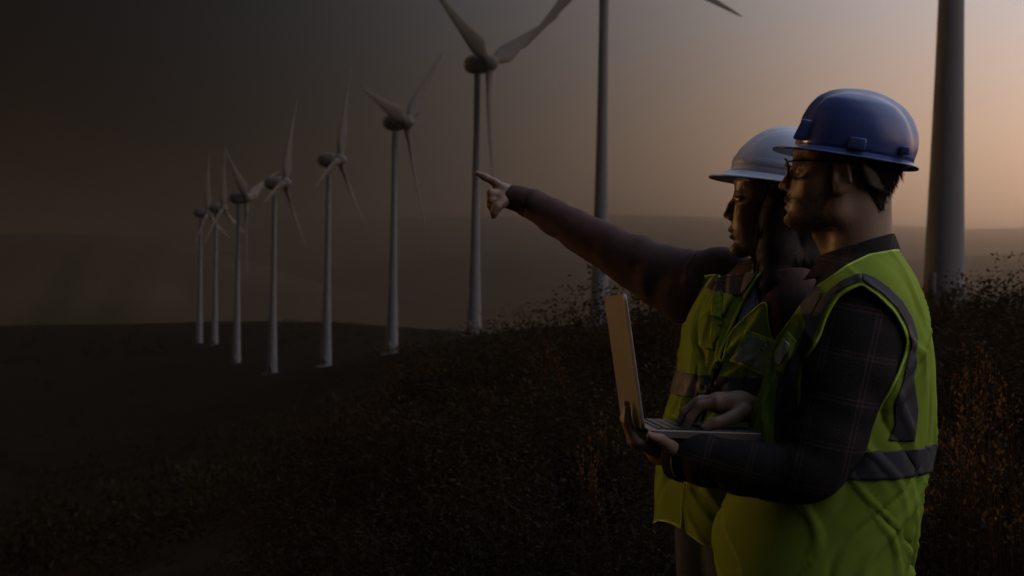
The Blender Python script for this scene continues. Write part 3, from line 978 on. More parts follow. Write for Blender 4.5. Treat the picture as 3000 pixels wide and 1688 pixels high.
    # ---- torso surface
    lev = [(712, 2455, 2612, .060), (728, 2440, 2622, .078), (748, 2418, 2634, .112), (770, 2400, 2648, .150), (800, 2375, 2666, .186), (832, 2352, 2681, .206), (880, 2330, 2698, .219),
           (940, 2305, 2713, .225), (1000, 2284, 2724, .225), (1060, 2272, 2729, .222), (1130, 2250, 2729, .216), (1230, 2222, 2722, .207), (1290, 2205, 2715, .203), (1366, 2178, 2703, .203),
           (1450, 2145, 2690, .203), (1530, 2114, 2677, .204), (1600, 2106, 2669, .205), (1690, 2120, 2664, .206), (1765, 2130, 2660, .206)]
    rings = []
    for py, f, b, hw in lev:
        a, bb = m(f, py), m(b, py); cx = a[0] * .48 + bb[0] * .52
        rings.append((a[2], cx, 0.0, cx - a[0], bb[0] - cx, hw))
    TV, TT = torso_loft(rings, 200, 0, 170)
    cen = np.array([0.02, 0, 1.2])
    TT = orient_out(TV, TT, cen)
    # shirt under the vest
    sv = TV.copy(); nrm = vnormals(TV, TT)
    sv = TV - nrm * np.clip((1.56 - TV[:, 2]) * .25, .006, .022)[:, None]
    k = sv[:, 2] > .80
    s2, t2 = clip(sv, TT, sv[:, 2] - .80)
    mesh_obj('shirt', s2, t2, MAT['plaid'], root)
    # collar
    n = 64; a = np.linspace(0, 2 * np.pi, n, endpoint=False)
    def cring(f, b, hw, up=0.0):
        A_, B_ = m(*f), m(*b); c = (A_ + B_) / 2; h = (B_ - A_) / 2
        return c + np.outer(np.cos(a), h) + np.outer(np.sin(a), [0, hw, 0]) + [0, 0, up]
    rows = [cring((2352, 822), (2634, 762), .104), cring((2378, 786), (2628, 728), .088), cring((2396, 762), (2622, 700), .076), cring((2404, 748), (2617, 684), .070),
            cring((2402, 750), (2622, 686), .074), cring((2384, 784), (2634, 716), .088), cring((2368, 812), (2640, 740), .100)]
    mesh_obj('collar', np.vstack(rows), grid_faces(len(rows), n), MAT['plaid'], root)
    # sleeves
    nearp = [m(2535, 880, -.085), m(2520, 950, -.128), m(2490, 1080, -.165), m(2445, 1230, -.195), m(2405, 1340, -.215), m(2340, 1388, -.220), m(2230, 1380, -.205), m(2100, 1356, -.170), m(2000, 1338, -.140)]
    v, t = sweep(nearp, [.072, .092, .088, .070, .064, .056, .052, .050, .044], 120, 40, .0035, 11, caps=False)
    sl = mesh_obj('sleeve', v, t, MAT['plaid'], root); solidify(sl, .003, -1)
    v, t = sweep([m(2004, 1339, -.142), m(1978, 1334, -.132)], [.047, .044], 8, 32, 0, 12, caps=False)
    cf = mesh_obj('cuff', v, t, MAT['plaid'], sl); solidify(cf, .004, 0)
    farp = [m(2535, 880, .085), m(2515, 950, .128), m(2470, 1080, .17), m(2410, 1240, .20), m(2370, 1300, .21), m(2310, 1260, .12), m(2245, 1208, .05)]
    v, t = sweep(farp, [.080, .086, .078, .066, .056, .046, .038], 90, 32, .003, 13, caps=False)
    sl = mesh_obj('sleeve', v, t, MAT['plaid'], root); solidify(sl, .003, -1)
    # ---- vest: cut from the torso surface
    VV = drape(folds(TV, TT, .0060, 21, .85, 1.50), TT, .012, 22, .90, 1.38)
    VV = VV + vnormals(VV, TT) * .004
    def side_px(Vx):     # both sides measured as if seen from the near side
        q = Vx.copy(); q[:, 1] = -np.abs(q[:, 1]); return fr.px(q)
    neck = [(2700, 600), (2640, 735), (2622, 735), (2545, 749), (2485, 778), (2436, 813), (2395, 841), (2373, 863), (2346, 899), (2280, 990), (2100, 1000), (2100, 600)]
    hole = [(2525, 832), (2575, 868), (2620, 913), (2646, 958), (2658, 996), (2651, 1045), (2633, 1095), (2606, 1149), (2579, 1193), (2552, 1238), (2520, 1300), (2470, 1345), (2400, 1345), (2355, 1290), (2340, 1200), (2345, 1110), (2355, 1081), (2373, 1032), (2400, 987), (2418, 933), (2436, 897), (2458, 866), (2485, 848)]
    pv = side_px(VV)
    shoulder = (np.abs(VV[:, 1]) - .02) * 3000
    f = np.minimum.reduce([-poly_sd(pv, neck), np.where(np.abs(VV[:, 1]) > .03, -poly_sd(pv, hole), 50.0)])
    # open front below the neck
    front = np.where(VV[:, 0] < cen[0] - .05, (np.abs(VV[:, 1]) - .012) * 1500, 60.0)
    f = np.minimum(f, np.where(VV[:, 2] > .0, front, 60.0))
    cv, ct = clip(VV, TT, f)
    vest = mesh_obj('vest', cv, ct, MAT['vest_lime'], root); solidify(vest, .0025, 0)
    nv = vnormals(VV, TT)
    def patch(name, fn, mat, lift, th=.0015, src=None):
        V0 = VV + nv * lift
        q, t = biggest(*clip(V0, TT, np.minimum(fn, f - 0.3)))
        o = mesh_obj(name, q, t, mat, vest); solidify(o, th, 0)
        return o
    pipe_edges(cv, ct, vest)
    back = [(2525, 803), (2560, 816), (2600, 843), (2640, 883), (2668, 930), (2684, 985), (2682, 1060), (2673, 1110), (2680, 1160), (2686, 1200), (2676, 1292), (2600, 1292), (2622, 1240), (2618, 1190), (2645, 1110), (2668, 1005), (2652, 950), (2625, 905), (2580, 860), (2527, 823)]
    frontt = [(2525, 803), (2480, 818), (2440, 845), (2410, 880), (2380, 930), (2365, 952), (2345, 1010), (2318, 1060), (2285, 1115), (2275, 1180), (2275, 1292), (2345, 1292), (2335, 1120), (2345, 1081), (2363, 1030), (2390, 985), (2408, 930), (2428, 892), (2452, 860), (2485, 840), (2525, 823)]
    nearmask = np.where(np.abs(VV[:, 1]) > .06, 50.0, -50.0)
    for sg in (-1, 1):
        nm_ = np.where(VV[:, 1] * sg > .04, 50.0, -50.0)
        patch('reflective_tape', np.minimum(poly_sd(pv, back), nm_), MAT['tape_grey'], .0035)
        patch('reflective_tape', np.minimum(poly_sd(pv, frontt), nm_), MAT['tape_grey'], .0035)
        patch('reflective_tape', np.minimum(poly_sd(pv, [(2395, 839), (2413, 860), (2370, 949), (2359, 926), (2346, 897)]), nm_), MAT['tape_grey'], .0038)
    zt, zb = m(2500, 1287)[2], m(2500, 1366)[2]
    patch('reflective_tape', np.minimum(zt - VV[:, 2], VV[:, 2] - zb) * 1488, MAT['tape_grey'], .0042)
    onlynear = np.where(VV[:, 1] < 0, 60.0, -60.0)
    pk = patch('badge_pocket', np.minimum(poly_sd(pv, [(2312, 972), (2338, 1000), (2300, 1098), (2276, 1085), (2272, 1040)]), onlynear), MAT['piping'], .0042)
    V0 = VV + nv * .0066
    q, t = clip(V0, TT, np.minimum.reduce([poly_sd(pv, [(2304, 990), (2322, 1016), (2291, 1078), (2278, 1062)]), onlynear, f - .3]))
    o = mesh_obj('badge', q, t, MAT['badge'], pk); solidify(o, .0012, 0)
    # shoulder seam
    V0 = VV + nv * .0032
    # ---- trousers and boots (below the picture)
    Tr = SDF()
    for sd in (-1, 1):
        Tr.cone(hip + [.02, sd * .075, .03], np.array([.03, sd * .10, .50]), .108, .082, .03)
        Tr.cone([.03, sd * .10, .50], [.06, sd * .10, .10], .082, .068, .02)
    v, q = Tr.mesh(.010)
    mesh_obj('trousers', v, q, MAT['denim'], root)
    for sd in (-1, 1):
        B = SDF().cone([.065, sd * .10, .16], [.06, sd * .10, .06], .056, .05, .02).cone([.06, sd * .10, .045], [-.13, sd * .118, .035], .047, .038, .03)
        v, q = B.mesh(.008); v[:, 2] = np.maximum(v[:, 2], 0.0)
        mesh_obj('boot', v, q, MAT['boot'], root)

    # ---- blue hard hat on his head
    piv = m(2500, 448); ang = -math.radians(10.5)
    pxm = .000655
    levels = [(-.004, -.110, .1165, .100), (.012, -.109, .117, .101), (.03, -.1075, .1165, .101), (.05, -.104, .111, .098), (.075, -.095, .0975, .090), (.095, -.081, .078, .078), (.108, -.060, .052, .058), (.114, -.040, .030, .038), (.1168, -.016, .012, .016), (.1172, -.004, .002, .003)]
    hat = build_hat('hard_hat', fr, piv, ang, levels, .046, .010, .012, (.012, .010, .006), MAT['helmet_blue'], (.0075, .024), False,
                    [('accessory_clip', (-.118, -.062, .004), (-.086, -.036, .044), MAT['helmet_blue'], .30),
                     ('accessory_clip', (-.118, .036, .004), (-.086, .062, .044), MAT['helmet_blue'], .30),
                     ('ear_muff_slot', (-.010, -.110, -.002), (.022, -.097, .020), MAT['helmet_blue'], 0),
                     ('ear_muff_slot', (-.010, .097, -.002), (.022, .110, .020), MAT['helmet_blue'], 0),
                     ('rear_slot', (.085, -.086, .004), (.104, -.068, .020), MAT['helmet_blue'], 0),
                     ])
    tag(hat, 'glossy blue hard hat with raised crest on the man with glasses', 'hard hat')
    # small red mark high on the shell
    o = mesh_obj('red_mark', *sweep([m(2510, 301, -.078), m(2521, 300, -.077), m(2528, 301, -.075)], [.0008, .0022, .0006], 12, 10, flat=.6), MAT['logo_red'], hat)
    # nape strap of the suspension
    rows = []
    for (x, y, hw_) in [((2512, 2600), (452, 520), .094), ((2520, 2606), (500, 545), .090), ((2535, 2608), (545, 566), .080), ((2550, 2602), (556, 574), .072)]:
        pts = []
        for t in np.linspace(-1, 1, 40):
            c = 1 - t * t
            pts.append(m(x[0] + (x[1] - x[0]) * c ** .75, y[0] + (y[1] - y[0]) * c ** .75) + [0, hw_ * t, 0])
        rows.append(np.array(pts))
    o = mesh_obj('nape_strap', np.vstack(rows), grid_faces(4, 40, closed=False), MAT['harness'], hat); solidify(o, .003)

    # ---- laptop
    N = m(1893, 1258, -.19); Fc = m(1830, 1224, .14)
    wv = N - Fc; W = np.linalg.norm(wv); wd = wv / W
    ud = np.cross([0, 0, 1.0], wd); ud /= np.linalg.norm(ud)
    if ud[0] < 0: ud = -ud
    up = np.cross(wd, ud); up = up if up[2] > 0 else -up
    ud = ud * math.cos(.035) - up * math.sin(.035); up = np.cross(wd, ud); up = up if up[2] > 0 else -up
    H0 = (N + Fc) / 2
    lap = fr.root('laptop'); tag(lap, 'open silver laptop held on the man\'s forearm', 'laptop')
    def slab(name, o0, a_, b_, c_, la, lb, lc, mat, parent, rc=.012, bev=.0015):
        """rounded slab: a x b footprint, thickness c"""
        pts = []
        for cx, cy, st in ((1, 1, 0), (-1, 1, 90), (-1, -1, 180), (1, -1, 270)):
            for k in range(6):
                an = math.radians(st + k * 18)
                pts.append((cx * (la / 2 - rc) + rc * math.cos(an), cy * (lb / 2 - rc) + rc * math.sin(an)))
        pts = np.array(pts); n = len(pts)
        lo = o0 + np.outer(pts[:, 0], a_) + np.outer(pts[:, 1], b_)
        Vv = np.vstack([lo, lo + c_ * lc]); fs = [list(range(n))[::-1], [n + i for i in range(n)]] + [[i, (i + 1) % n, n + (i + 1) % n, n + i] for i in range(n)]
        o = mesh_obj(name, Vv, fs, mat, parent, smooth=False)
        if bev:
            bm = o.modifiers.new('edge', 'BEVEL'); bm.width = bev; bm.segments = 2
        return o
    depth = .238
    base = slab('base', H0 + ud * (depth / 2 + .006) - up * .016, wd, ud, up, W, depth, .015, MAT['laptop_metal'], lap)
    kt = H0 + ud * .012 - up * .001
    first = None
    for r in range(6):
        nk_ = 14 if r else 15
        kw = (W - .045) / nk_
        for c in range(nk_):
            kc = kt + ud * (.018 + r * .0185) + wd * (-(W - .045) / 2 + kw * (c + .5)) + up * .0002
            if first is None or r == 1 and c == 0:
                pts = np.array([[x, y, z] for z in (0, .0022) for x, y in ((-.5, -.5), (.5, -.5), (.5, .5), (-.5, .5))], float)
                loc = np.outer(pts[:, 0] * (kw - .003), wd) + np.outer(pts[:, 1] * (.0155 if r else .009), ud) + np.outer(pts[:, 2], up)
                o = mesh_obj('key', loc, [[3, 2, 1, 0], [4, 5, 6, 7], [0, 1, 5, 4], [1, 2, 6, 5], [2, 3, 7, 6], [3, 0, 4, 7]], MAT['keys'], base, smooth=False)
                first = o
            else:
                o = first.copy(); C.objects.link(o)
            o.location = kc
    slab('touchpad', H0 + ud * .185 - up * .0012, wd, ud, up, .105, .068, .0010, MAT['laptop_metal'], base, .004, 0)
    Tn, Tf = m(1850, 866, -.19), m(1769, 864, .14)
    lu = (Tn + Tf) / 2 - H0; LH = np.linalg.norm(lu); lu /= LH
    lnrm = np.cross(wd, lu); lnrm = lnrm if lnrm[0] > 0 else -lnrm
    lid = slab('lid', H0 + lu * (LH / 2) - lnrm * .008, wd, lu, lnrm, W, LH, .007, MAT['laptop_metal'], lap, .014)
    slab('screen', H0 + lu * (LH / 2 + .004) - lnrm * .0011, wd, lu, lnrm, W - .016, LH - .022, .0012, MAT['screen'], lid, .004, 0)
    v, t = sweep([H0 - wd * (W * .36) - up * .004, H0 + wd * (W * .36) - up * .004], [.0065, .0065], 6, 14)
    mesh_obj('hinge', v, t, MAT['black_plastic'], lap)

man_and_things()

def woman_and_things():
    fr = Fr(2200, 3.12); m = fr
    root = fr.root('person')
    tag(root, 'woman in white hard hat and lime vest pointing with an outstretched arm', 'person')
    yaw = math.radians(32)          # trunk turned towards the camera
    S = SDF()
    # ---- head (profile)
    S.ell(m(2285, 515), (.098, .074, .098), .02)
    S.ell(m(2228, 560), (.050, .062, .070), .02)
    S.ell(m(2215, 645), (.050, .047, .072), .02)
    S.ell(m(2187, 672), (.030, .034, .040), .016)
    for sd in (-1, 1):
        S.cone(m(2265, 700) + [0, sd * .044, 0], m(2172, 734) + [0, sd * .008, 0], .014, .012, .022)
        S.ell(m(2190, 628) + [0, sd * .040, 0], (.022, .016, .020), .02)
    S.ell(m(2157, 731), (.0145, .017, .013), .014)
    S.cone(m(2174, 562) + [0, -.030, 0], m(2174, 562) + [0, .030, 0], .0100, .0100, .012)
    S.ell(m(2188, 538), (.018, .05, .02), .015)
    for sd in (-1, 1):
        S.ell(m(2158, 586) + [0, sd * .032, 0], (.011, .016, .009), .010, 's')
        S.ell(m(2173, 586) + [0, sd * .030, 0], (.0125, .0145, .011), .004)
        S.cone(m(2161, 582) + [0, sd * .020, 0], m(2168, 583) + [0, sd * .042, 0], .0022, .0022, .003)
    S.chain([m(2157, 576), m(2143, 604), m(2129, 631)], [.0065, .0072, .0082], .010)
    for sd in (-1, 1):
        S.ell(m(2143, 640) + [0, sd * .010, 0], (.009, .0065, .007), .006)
        S.ell(m(2138, 647) + [0, sd * .006, 0], (.0035, .003, .003), .003, 's')
    S.ell(m(2143, 674), (.0088, .018, .0070), .006)
    S.ell(m(2146, 694), (.0084, .016, .0070), .006)
    S.ell(m(2132, 683), (.013, .019, .0013), .0035, 's')
    S.ell(m(2138, 710), (.006, .014, .004), .008, 's')
    for sd in (-1, 1):
        c = m(2285, 600) + [0, sd * .070, 0]
        S.ell(c, (.017, .008, .028), .006); S.ell(c + [-.004, sd * .007, .004], (.008, .005, .014), .004, 's')
    S.cone(m(2278, 680), m(2268, 800), .049, .044, .02)
    # trunk and legs
    cy, sy = math.cos(yaw), math.sin(yaw)
    lat = np.array([-sy, cy, 0])     # towards her right shoulder (away from the camera)
    fwd = np.array([-cy, -sy, 0])
    tc_ = m(2215, 900); hip = m(2150, 1560)
    for sd in (-1, 1):
        S.cone(m(2255, 815) + lat * sd * .02, tc_ + lat * sd * .11 + [0, 0, .01], .034, .036, .02)
        S.cone(tc_ + lat * sd * .055, hip + lat * sd * .04, .080, .08, .04)
        S.cone(hip + lat * sd * .065 + [0, 0, -.02], np.array([hip[0], hip[1], .48]) + lat * sd * .085, .07, .050, .02)
        S.cone(np.array([hip[0], hip[1], .48]) + lat * sd * .085, np.array([hip[0] + .02, hip[1], .09]) + lat * sd * .085, .052, .036, .02)
        S.cone(np.array([hip[0] + .02, hip[1], .05]) + lat * sd * .085, np.array([hip[0] + .02, hip[1], .03]) + lat * sd * .095 + fwd * .14, .036, .028, .02)
    # pointing arm and hand
    arm = [m(2110, 850, .08), m(1940, 808, .15), m(1740, 703, .215), m(1575, 607, .28), m(1500, 575, .30)]
    S.chain(arm, [.036, .034, .030, .022, .022], .02)
    dh = .30
    S.chain([m(1500, 574, dh), m(1478, 572, dh), m(1456, 574, dh)], [.024, .026, .020], .012)
    S.ell(m(1455, 584, dh), (.022, .030, .024), .012)
    S.chain([m(1478, 556, dh - .012), m(1450, 535, dh - .012), m(1420, 519, dh - .012), m(1396, 507, dh - .012)], [.0135, .0098, .0086, .0066], .006)
    for k, (dd, x1, y1, x2, y2, x3, y3) in enumerate([(-.034, 1438, 566, 1437, 588, 1458, 592), (.008, 1437, 580, 1437, 601, 1460, 603), (.026, 1441, 592, 1443, 612, 1462, 612)]):
        S.chain([m(1466, 570 + 6 * k, dh + dd * .6), m(x1, y1, dh + dd), m(x2, y2, dh + dd), m(x3, y3, dh + dd)], [.013, .0105, .0095, .008], .005)
    S.chain([m(1474, 592, dh - .030), m(1456, 606, dh - .045), m(1448, 622, dh - .045), m(1446, 634, dh - .043)], [.015, .0112, .0098, .0075], .006)
    # her other arm hangs behind the man
    arm2 = [tc_ + lat * -.13 + [0, 0, .0], m(2350, 1200, .0), m(2345, 1430, .02)]
    S.chain(arm2, [.040, .032, .024], .02)
    h0 = arm2[2]
    S.cone(h0, h0 + [-.01, 0, -.07], .024, .026, .012)
    for k in range(4):
        S.chain([h0 + [-.012, -.024 + k * .016, -.075], h0 + [-.022, -.026 + k * .017, -.11], h0 + [-.012, -.026 + k * .017, -.145 + abs(k - 1.4) * .006]], [.0095, .0088, .0068], .004)
    S.chain([h0 + [-.015, -.02, -.03], h0 + [-.042, -.03, -.06], h0 + [-.045, -.03, -.095]], [.012, .0098, .0075], .005)
    V, Q = S.mesh(.0037)
    mesh_obj('body', V, Q, MAT['skin_woman'], root)
    for sd in (-1, 1):
        c = m(2172, 587) + [0, sd * .030, 0]
        v, q = SDF().ell(c, (.0112, .0112, .0112)).mesh(.002)
        e = mesh_obj('eye', v, q, MAT['eye_white'], root)
        v, q = SDF().ell(c + [-.0082, 0, 0], (.0042, .0054, .0054)).mesh(.0012)
        mesh_obj('iris', v, q, MAT['iris'], e)
        r = np.array([m(2173 + abs(t + .2) * 20, 562 - 4 * (1 - t * t)) + [0, sd * (.031 + t * .018), 0] for t in rng.uniform(-1, 1, 220)])
        sv, sq = strands(r - [.004, 0, 0], np.tile([-.3, sd * .6, .15], (220, 1)), .008, .0009, 17, .1, .001, 2)
        mesh_obj('eyebrow', sv, sq, MAT['hair'], root, kind='stuff')
        r = np.array([m(2158, 582) + [.004 * abs(t), sd * (.031 + t * .012), 0] for t in np.linspace(-1, 1, 40)])
        sv, sq = strands(r, np.tile([-.8, 0, .2], (40, 1)), .010, .0008, 18, -.6, .001, 3)
        mesh_obj('eyelashes', sv, sq, MAT['hair'], root, kind='stuff')
    # ---- long dark hair: mass plus locks falling over the shoulder
    H = SDF()
    H.ell(m(2330, 560), (.080, .079, .085), .03)
    for sd in (-1, 1):
        H.chain([m(2290, 560) + [0, sd * .060, 0], m(2285, 660) + [0, sd * .060, 0], m(2290, 760) + [0, sd * .07, 0]], [.030, .036, .04], .03)
    H.chain([m(2285, 640, -.055), m(2280, 760, -.085), m(2272, 850, -.125), m(2250, 920, -.150)], [.036, .040, .034, .006], .03)
    H.chain([m(2340, 640, .0), m(2360, 780, -.02), m(2350, 880, -.05)], [.055, .055, .03], .03)
    v, q = H.mesh(.005)
    hr = mesh_obj('hair', v, q, MAT['hair'], root)
    vn = vnormals(v, quads_to_tris(q)); pp = fr.px(v)
    cand = np.nonzero(pp[:, 1] > 520)[0]
    pick = rng.choice(cand, 9000)
    sv, sq = strands(v[pick], vn[pick] * .10 + np.array([-.02, -.01, -1.0]), .10, .0012, 19, .3, .004, 6)
    mesh_obj('hair_locks', sv, sq, MAT['hair'], hr, kind='stuff')
    # ---- trunk surface
    lev = [(742, 2262, .045, .050, .062), (762, 2250, .060, .065, .092), (785, 2240, .074, .080, .135), (815, 2230, .088, .092, .166), (860, 2220, .100, .100, .182), (930, 2212, .116, .104, .188), (1000, 2204, .124, .104, .186),
           (1080, 2190, .122, .106, .182), (1160, 2172, .126, .110, .186), (1240, 2158, .134, .116, .194), (1330, 2152, .140, .122, .200), (1420, 2150, .146, .128, .206), (1500, 2150, .150, .130, .210), (1580, 2152, .150, .130, .210)]
    rings = []
    for py, cx, af, ab, hw in lev:
        c = m(cx, py); rings.append((c[2], c[0], c[1], af, ab, hw))
    TV, TT = torso_loft(rings, 170, yaw, 150)
    cen = np.array([m(2200, 1100)[0], 0, 1.2]); TT = orient_out(TV, TT, cen)
    nrm = vnormals(TV, TT)
    s2, t2 = clip(TV - nrm * .012, TT, TV[:, 2] - m(2150, 1530)[2])
    mesh_obj('shirt', s2, t2, MAT['jacket'], root)
    # pale blouse showing at the open neck
    TVb = TV - nrm * .007
    pb = fr.px(TVb); face = -(fr.world(TVb) - np.array([0, 0, CAMZ])) ; nw = nrm[:, :1] * fr.e1 + nrm[:, 1:2] * fr.e2 + nrm[:, 2:] * np.array([0, 0, 1.])
    vis = (nw * face).sum(1)
    q, t = clip(TVb, TT, np.minimum(poly_sd(pb, [(2200, 790), (2245, 790), (2250, 900), (2180, 960), (2150, 985), (2175, 900)]), vis * 200))
    o = mesh_obj('blouse', q, t, MAT['shirt_blue'], root); solidify(o, .001)
    # sleeves
    pth = [m(2215, 850, .02), m(2120, 826, .085), m(2050, 848, .115), m(1940, 808, .15), m(1830, 752, .18), m(1740, 703, .215), m(1650, 652, .25), m(1575, 607, .28), m(1535, 590, .29)]
    v, t = sweep(pth, [.050, .078, .088, .075, .060, .052, .045, .0385, .0345], 130, 40, .0022, 31, caps=False)
    sl = mesh_obj('sleeve', v, t, MAT['jacket'], root); solidify(sl, .003, -1)
    v, t = sweep([m(1552, 598, .285), m(1525, 585, .293), m(1484, 574, .30)], [.034, .0315, .0265], 24, 36, .0006, 32, caps=False)
    cf = mesh_obj('cuff', v, t, MAT['jacket'], sl); solidify(cf, .004, 0)
    p2 = [tc_ + lat * -.10 + [0, 0, .05], tc_ + lat * -.155 + [0, 0, -.05], m(2335, 1080, -.05), m(2350, 1220, .0), m(2345, 1420, .02)]
    v, t = sweep(p2, [.07, .072, .062, .052, .04], 80, 32, .003, 33, caps=False)
    sl = mesh_obj('sleeve', v, t, MAT['jacket'], root); solidify(sl, .003, -1)
    # jacket collar
    n = 48; a = np.linspace(0, 2 * np.pi, n, endpoint=False)
    rows = []
    for (cx, py, r1, r2) in [(2252, 800, .098, .11), (2254, 775, .076, .085), (2256, 752, .066, .07), (2256, 756, .071, .075), (2254, 780, .088, .098)]:
        c = m(cx, py); lx, ly = r1 * np.cos(a), r2 * np.sin(a)
        rows.append(np.c_[c[0] + lx * cy - ly * sy, c[1] + lx * sy + ly * cy, c[2] + lx * .25])
    mesh_obj('collar', np.vstack(rows), grid_faces(len(rows), n), MAT['jacket'], root)
    # ---- vest
    VV = drape(folds(TV, TT, .0075, 41, .95, 1.45), TT, .013, 42, .95, 1.42)
    VV = VV + vnormals(VV, TT) * .005
    # the open front edges swing out a little
    pv = fr.px(VV); nv = vnormals(VV, TT)
    nw = nv[:, :1] * fr.e1 + nv[:, 1:2] * fr.e2 + nv[:, 2:] * np.array([0, 0, 1.])
    vis = (nw * -(fr.world(VV) - np.array([0, 0, CAMZ]))).sum(1)
    near = np.where(vis > 0, 60.0, -60.0)
    rel = VV - np.array([rings[5][1], 0, 0])
    latc = rel @ lat; fwc = rel @ fwd
    opening = [(2300, 700), (2240, 790), (2216, 812), (2171, 890), (2126, 988), (2095, 1078), (2072, 1162), (2045, 1260), (2015, 1380), (1998, 1470), (2000, 1700), (2030, 1700), (2004, 1475), (2025, 1380), (2055, 1262), (2086, 1153), (2113, 1081), (2133, 992), (2149, 965), (2190, 925), (2234, 888), (2330, 860), (2420, 780), (2420, 700)]
    f = np.minimum(60.0, np.where(vis > -.02, -poly_sd(pv, opening), 60.0))
    # armholes: cut where the sleeves leave
    zc = TV[:, 2]
    for sd in (-1, 1):
        c = tc_ + lat * sd * .19 + [0, 0, -.01]
        d = VV - c
        e_ = np.sqrt((d @ fwd / .075) ** 2 + (d[:, 2] / .125) ** 2) - 1
        f = np.minimum(f, np.where(latc * sd > .06, e_ * 120, 60))
    neckz = m(2250, 772)[2] - np.clip(fwc, 0, .1) * .35
    f = np.minimum(f, (neckz - VV[:, 2]) * 1300)
    hem = m(2150, 1545)[2] + .02 * np.sin(latc * 14 + 1)
    f = np.minimum(f, (VV[:, 2] - hem) * 1300)
    cv, ct = clip(VV, TT, f)
    vest = mesh_obj('vest', cv, ct, MAT['vest_lime'], root); solidify(vest, .0025, 0)
    def patch(name, fn, mat, lift, parent=vest, th=.0015):
        q, t = biggest(*clip(VV + nv * lift, TT, np.minimum(fn, f - .3)))
        o = mesh_obj(name, q, t, mat, parent); solidify(o, th, 0); return o
    pipe_edges(cv, ct, vest)
    patch('reflective_tape', np.minimum((m(2100, 1092)[2] - .03 * (latc < 9) - VV[:, 2] + .03 + .0 * latc), VV[:, 2] - m(2100, 1158)[2]) * 1300, MAT['tape_grey'], .0040)
    patch('reflective_tape', np.minimum(poly_sd(pv, [(2190, 760), (2230, 800), (2170, 870), (2110, 862), (2075, 845), (2110, 790), (2150, 765)]), near), MAT['tape_grey'], .0038)
    patch('reflective_tape', np.minimum(poly_sd(pv, [(2270, 760), (2400, 760), (2420, 860), (2330, 850)]), near), MAT['tape_grey'], .0038)
    fl = patch('pocket_flap', np.minimum(poly_sd(pv, [(2104, 853), (2156, 870), (2119, 940), (2066, 920)]), near), MAT['vest_lime'], .0075, th=.003)
    patch('pocket', np.minimum(poly_sd(pv, [(2090, 900), (2122, 935), (2090, 1030), (2045, 1015), (2058, 930)]), near), MAT['vest_lime'], .0045, th=.0025)
    bp = patch('badge_pocket', np.minimum(poly_sd(pv, [(2190, 966), (2292, 1004), (2256, 1108), (2140, 1058)]), near), MAT['piping'], .0045, th=.002)
    patch('clear_window', np.minimum(poly_sd(pv, [(2196, 978), (2278, 1010), (2248, 1096), (2152, 1052)]), near), MAT['pocket_film'], .0065, bp)
    # ---- jeans and boots
    Tr = SDF()
    for sd in (-1, 1):
        k0 = np.array([hip[0], hip[1], .48]) + lat * sd * .085; k1 = np.array([hip[0] + .02, hip[1], .10]) + lat * sd * .085
        Tr.cone(hip + lat * sd * .065 + [0, 0, .03], k0, .100, .070, .03).cone(k0, k1, .070, .055, .02)
    v, q = Tr.mesh(.010)
    mesh_obj('jeans', v, q, MAT['denim'], root)
    for sd in (-1, 1):
        k1 = np.array([hip[0] + .02, hip[1], .14]) + lat * sd * .085
        B = SDF().cone(k1, k1 - [0, 0, .08], .05, .045, .02).cone(k1 - [0, 0, .10], k1 - [0, 0, .11] + fwd * .16 + lat * sd * .01, .042, .034, .03)
        v, q = B.mesh(.008); v[:, 2] = np.maximum(v[:, 2], 0.0)
        mesh_obj('boot', v, q, MAT['boot'], root)
    # ---- white hard hat
    piv = m(2290, 520); ang = -math.radians(10)
    levels = [(-.004, -.112, .126, .106), (.012, -.111, .127, .107), (.03, -.106, .126, .105), (.05, -.094, .120, .100), (.07, -.078, .110, .091), (.085, -.062, .098, .080), (.097, -.044, .080, .064), (.105, -.022, .056, .044), (.1095, .0, .032, .022), (.1105, .012, .018, .004)]
    hat = build_hat('hard_hat', fr, piv, ang, levels, .044, .014, .016, (.018, .012, .010), MAT['helmet_white'], (.003, .030), True, [])
    tag(hat, 'white hard hat on the woman who points', 'hard hat')
    rows = []
    for z, k in ((-.002, .95), (-.022, .93), (-.024, .915)):
        a = np.linspace(0, 2 * np.pi, 60, endpoint=False)
        rows.append(tilt_xz(np.c_[.004 + .114 * k * np.cos(a), .100 * k * np.sin(a), np.full(60, z)], ang, piv))
    o = mesh_obj('headband', np.vstack(rows), grid_faces(3, 60), MAT['harness'], hat); solidify(o, .002)

woman_and_things()

# ------------------------------------------------------------------ shrubs, dry grass, scrub
def leaf_cloud(n, ctr, rad, size, R, up=0.3, k=5):
    """n small leaves spread through clumps that fill an uneven crown"""
    cl = R.normal(size=(k * 6, 3)); cl /= np.linalg.norm(cl, axis=1, keepdims=True)
    cl = cl * R.uniform(.35, 1.0, (len(cl), 1)) ** .6
    cl[:, 2] = np.abs(cl[:, 2]) * 1.0
    which = R.integers(0, len(cl), n)
    p = cl[which] + np.clip(R.normal(size=(n, 3)), -1.7, 1.7) * R.uniform(.07, .15, (len(cl), 1))[which]
    p = np.asarray(ctr) + p * np.asarray(rad)
    d = R.normal(size=(n, 3)); d[:, 2] += up; d /= np.linalg.norm(d, axis=1, keepdims=True)
    s = np.cross(d, R.normal(size=(n, 3))); s /= np.linalg.norm(s, axis=1, keepdims=True)
    L = size * R.uniform(.6, 1.4, (n, 1)); W = L * .22
    V = np.stack([p, p + d * L * .5 + s * W, p + d * L, p + d * L * .5 - s * W], 1).reshape(-1, 3)
    return V, np.arange(4 * n).reshape(-1, 4)

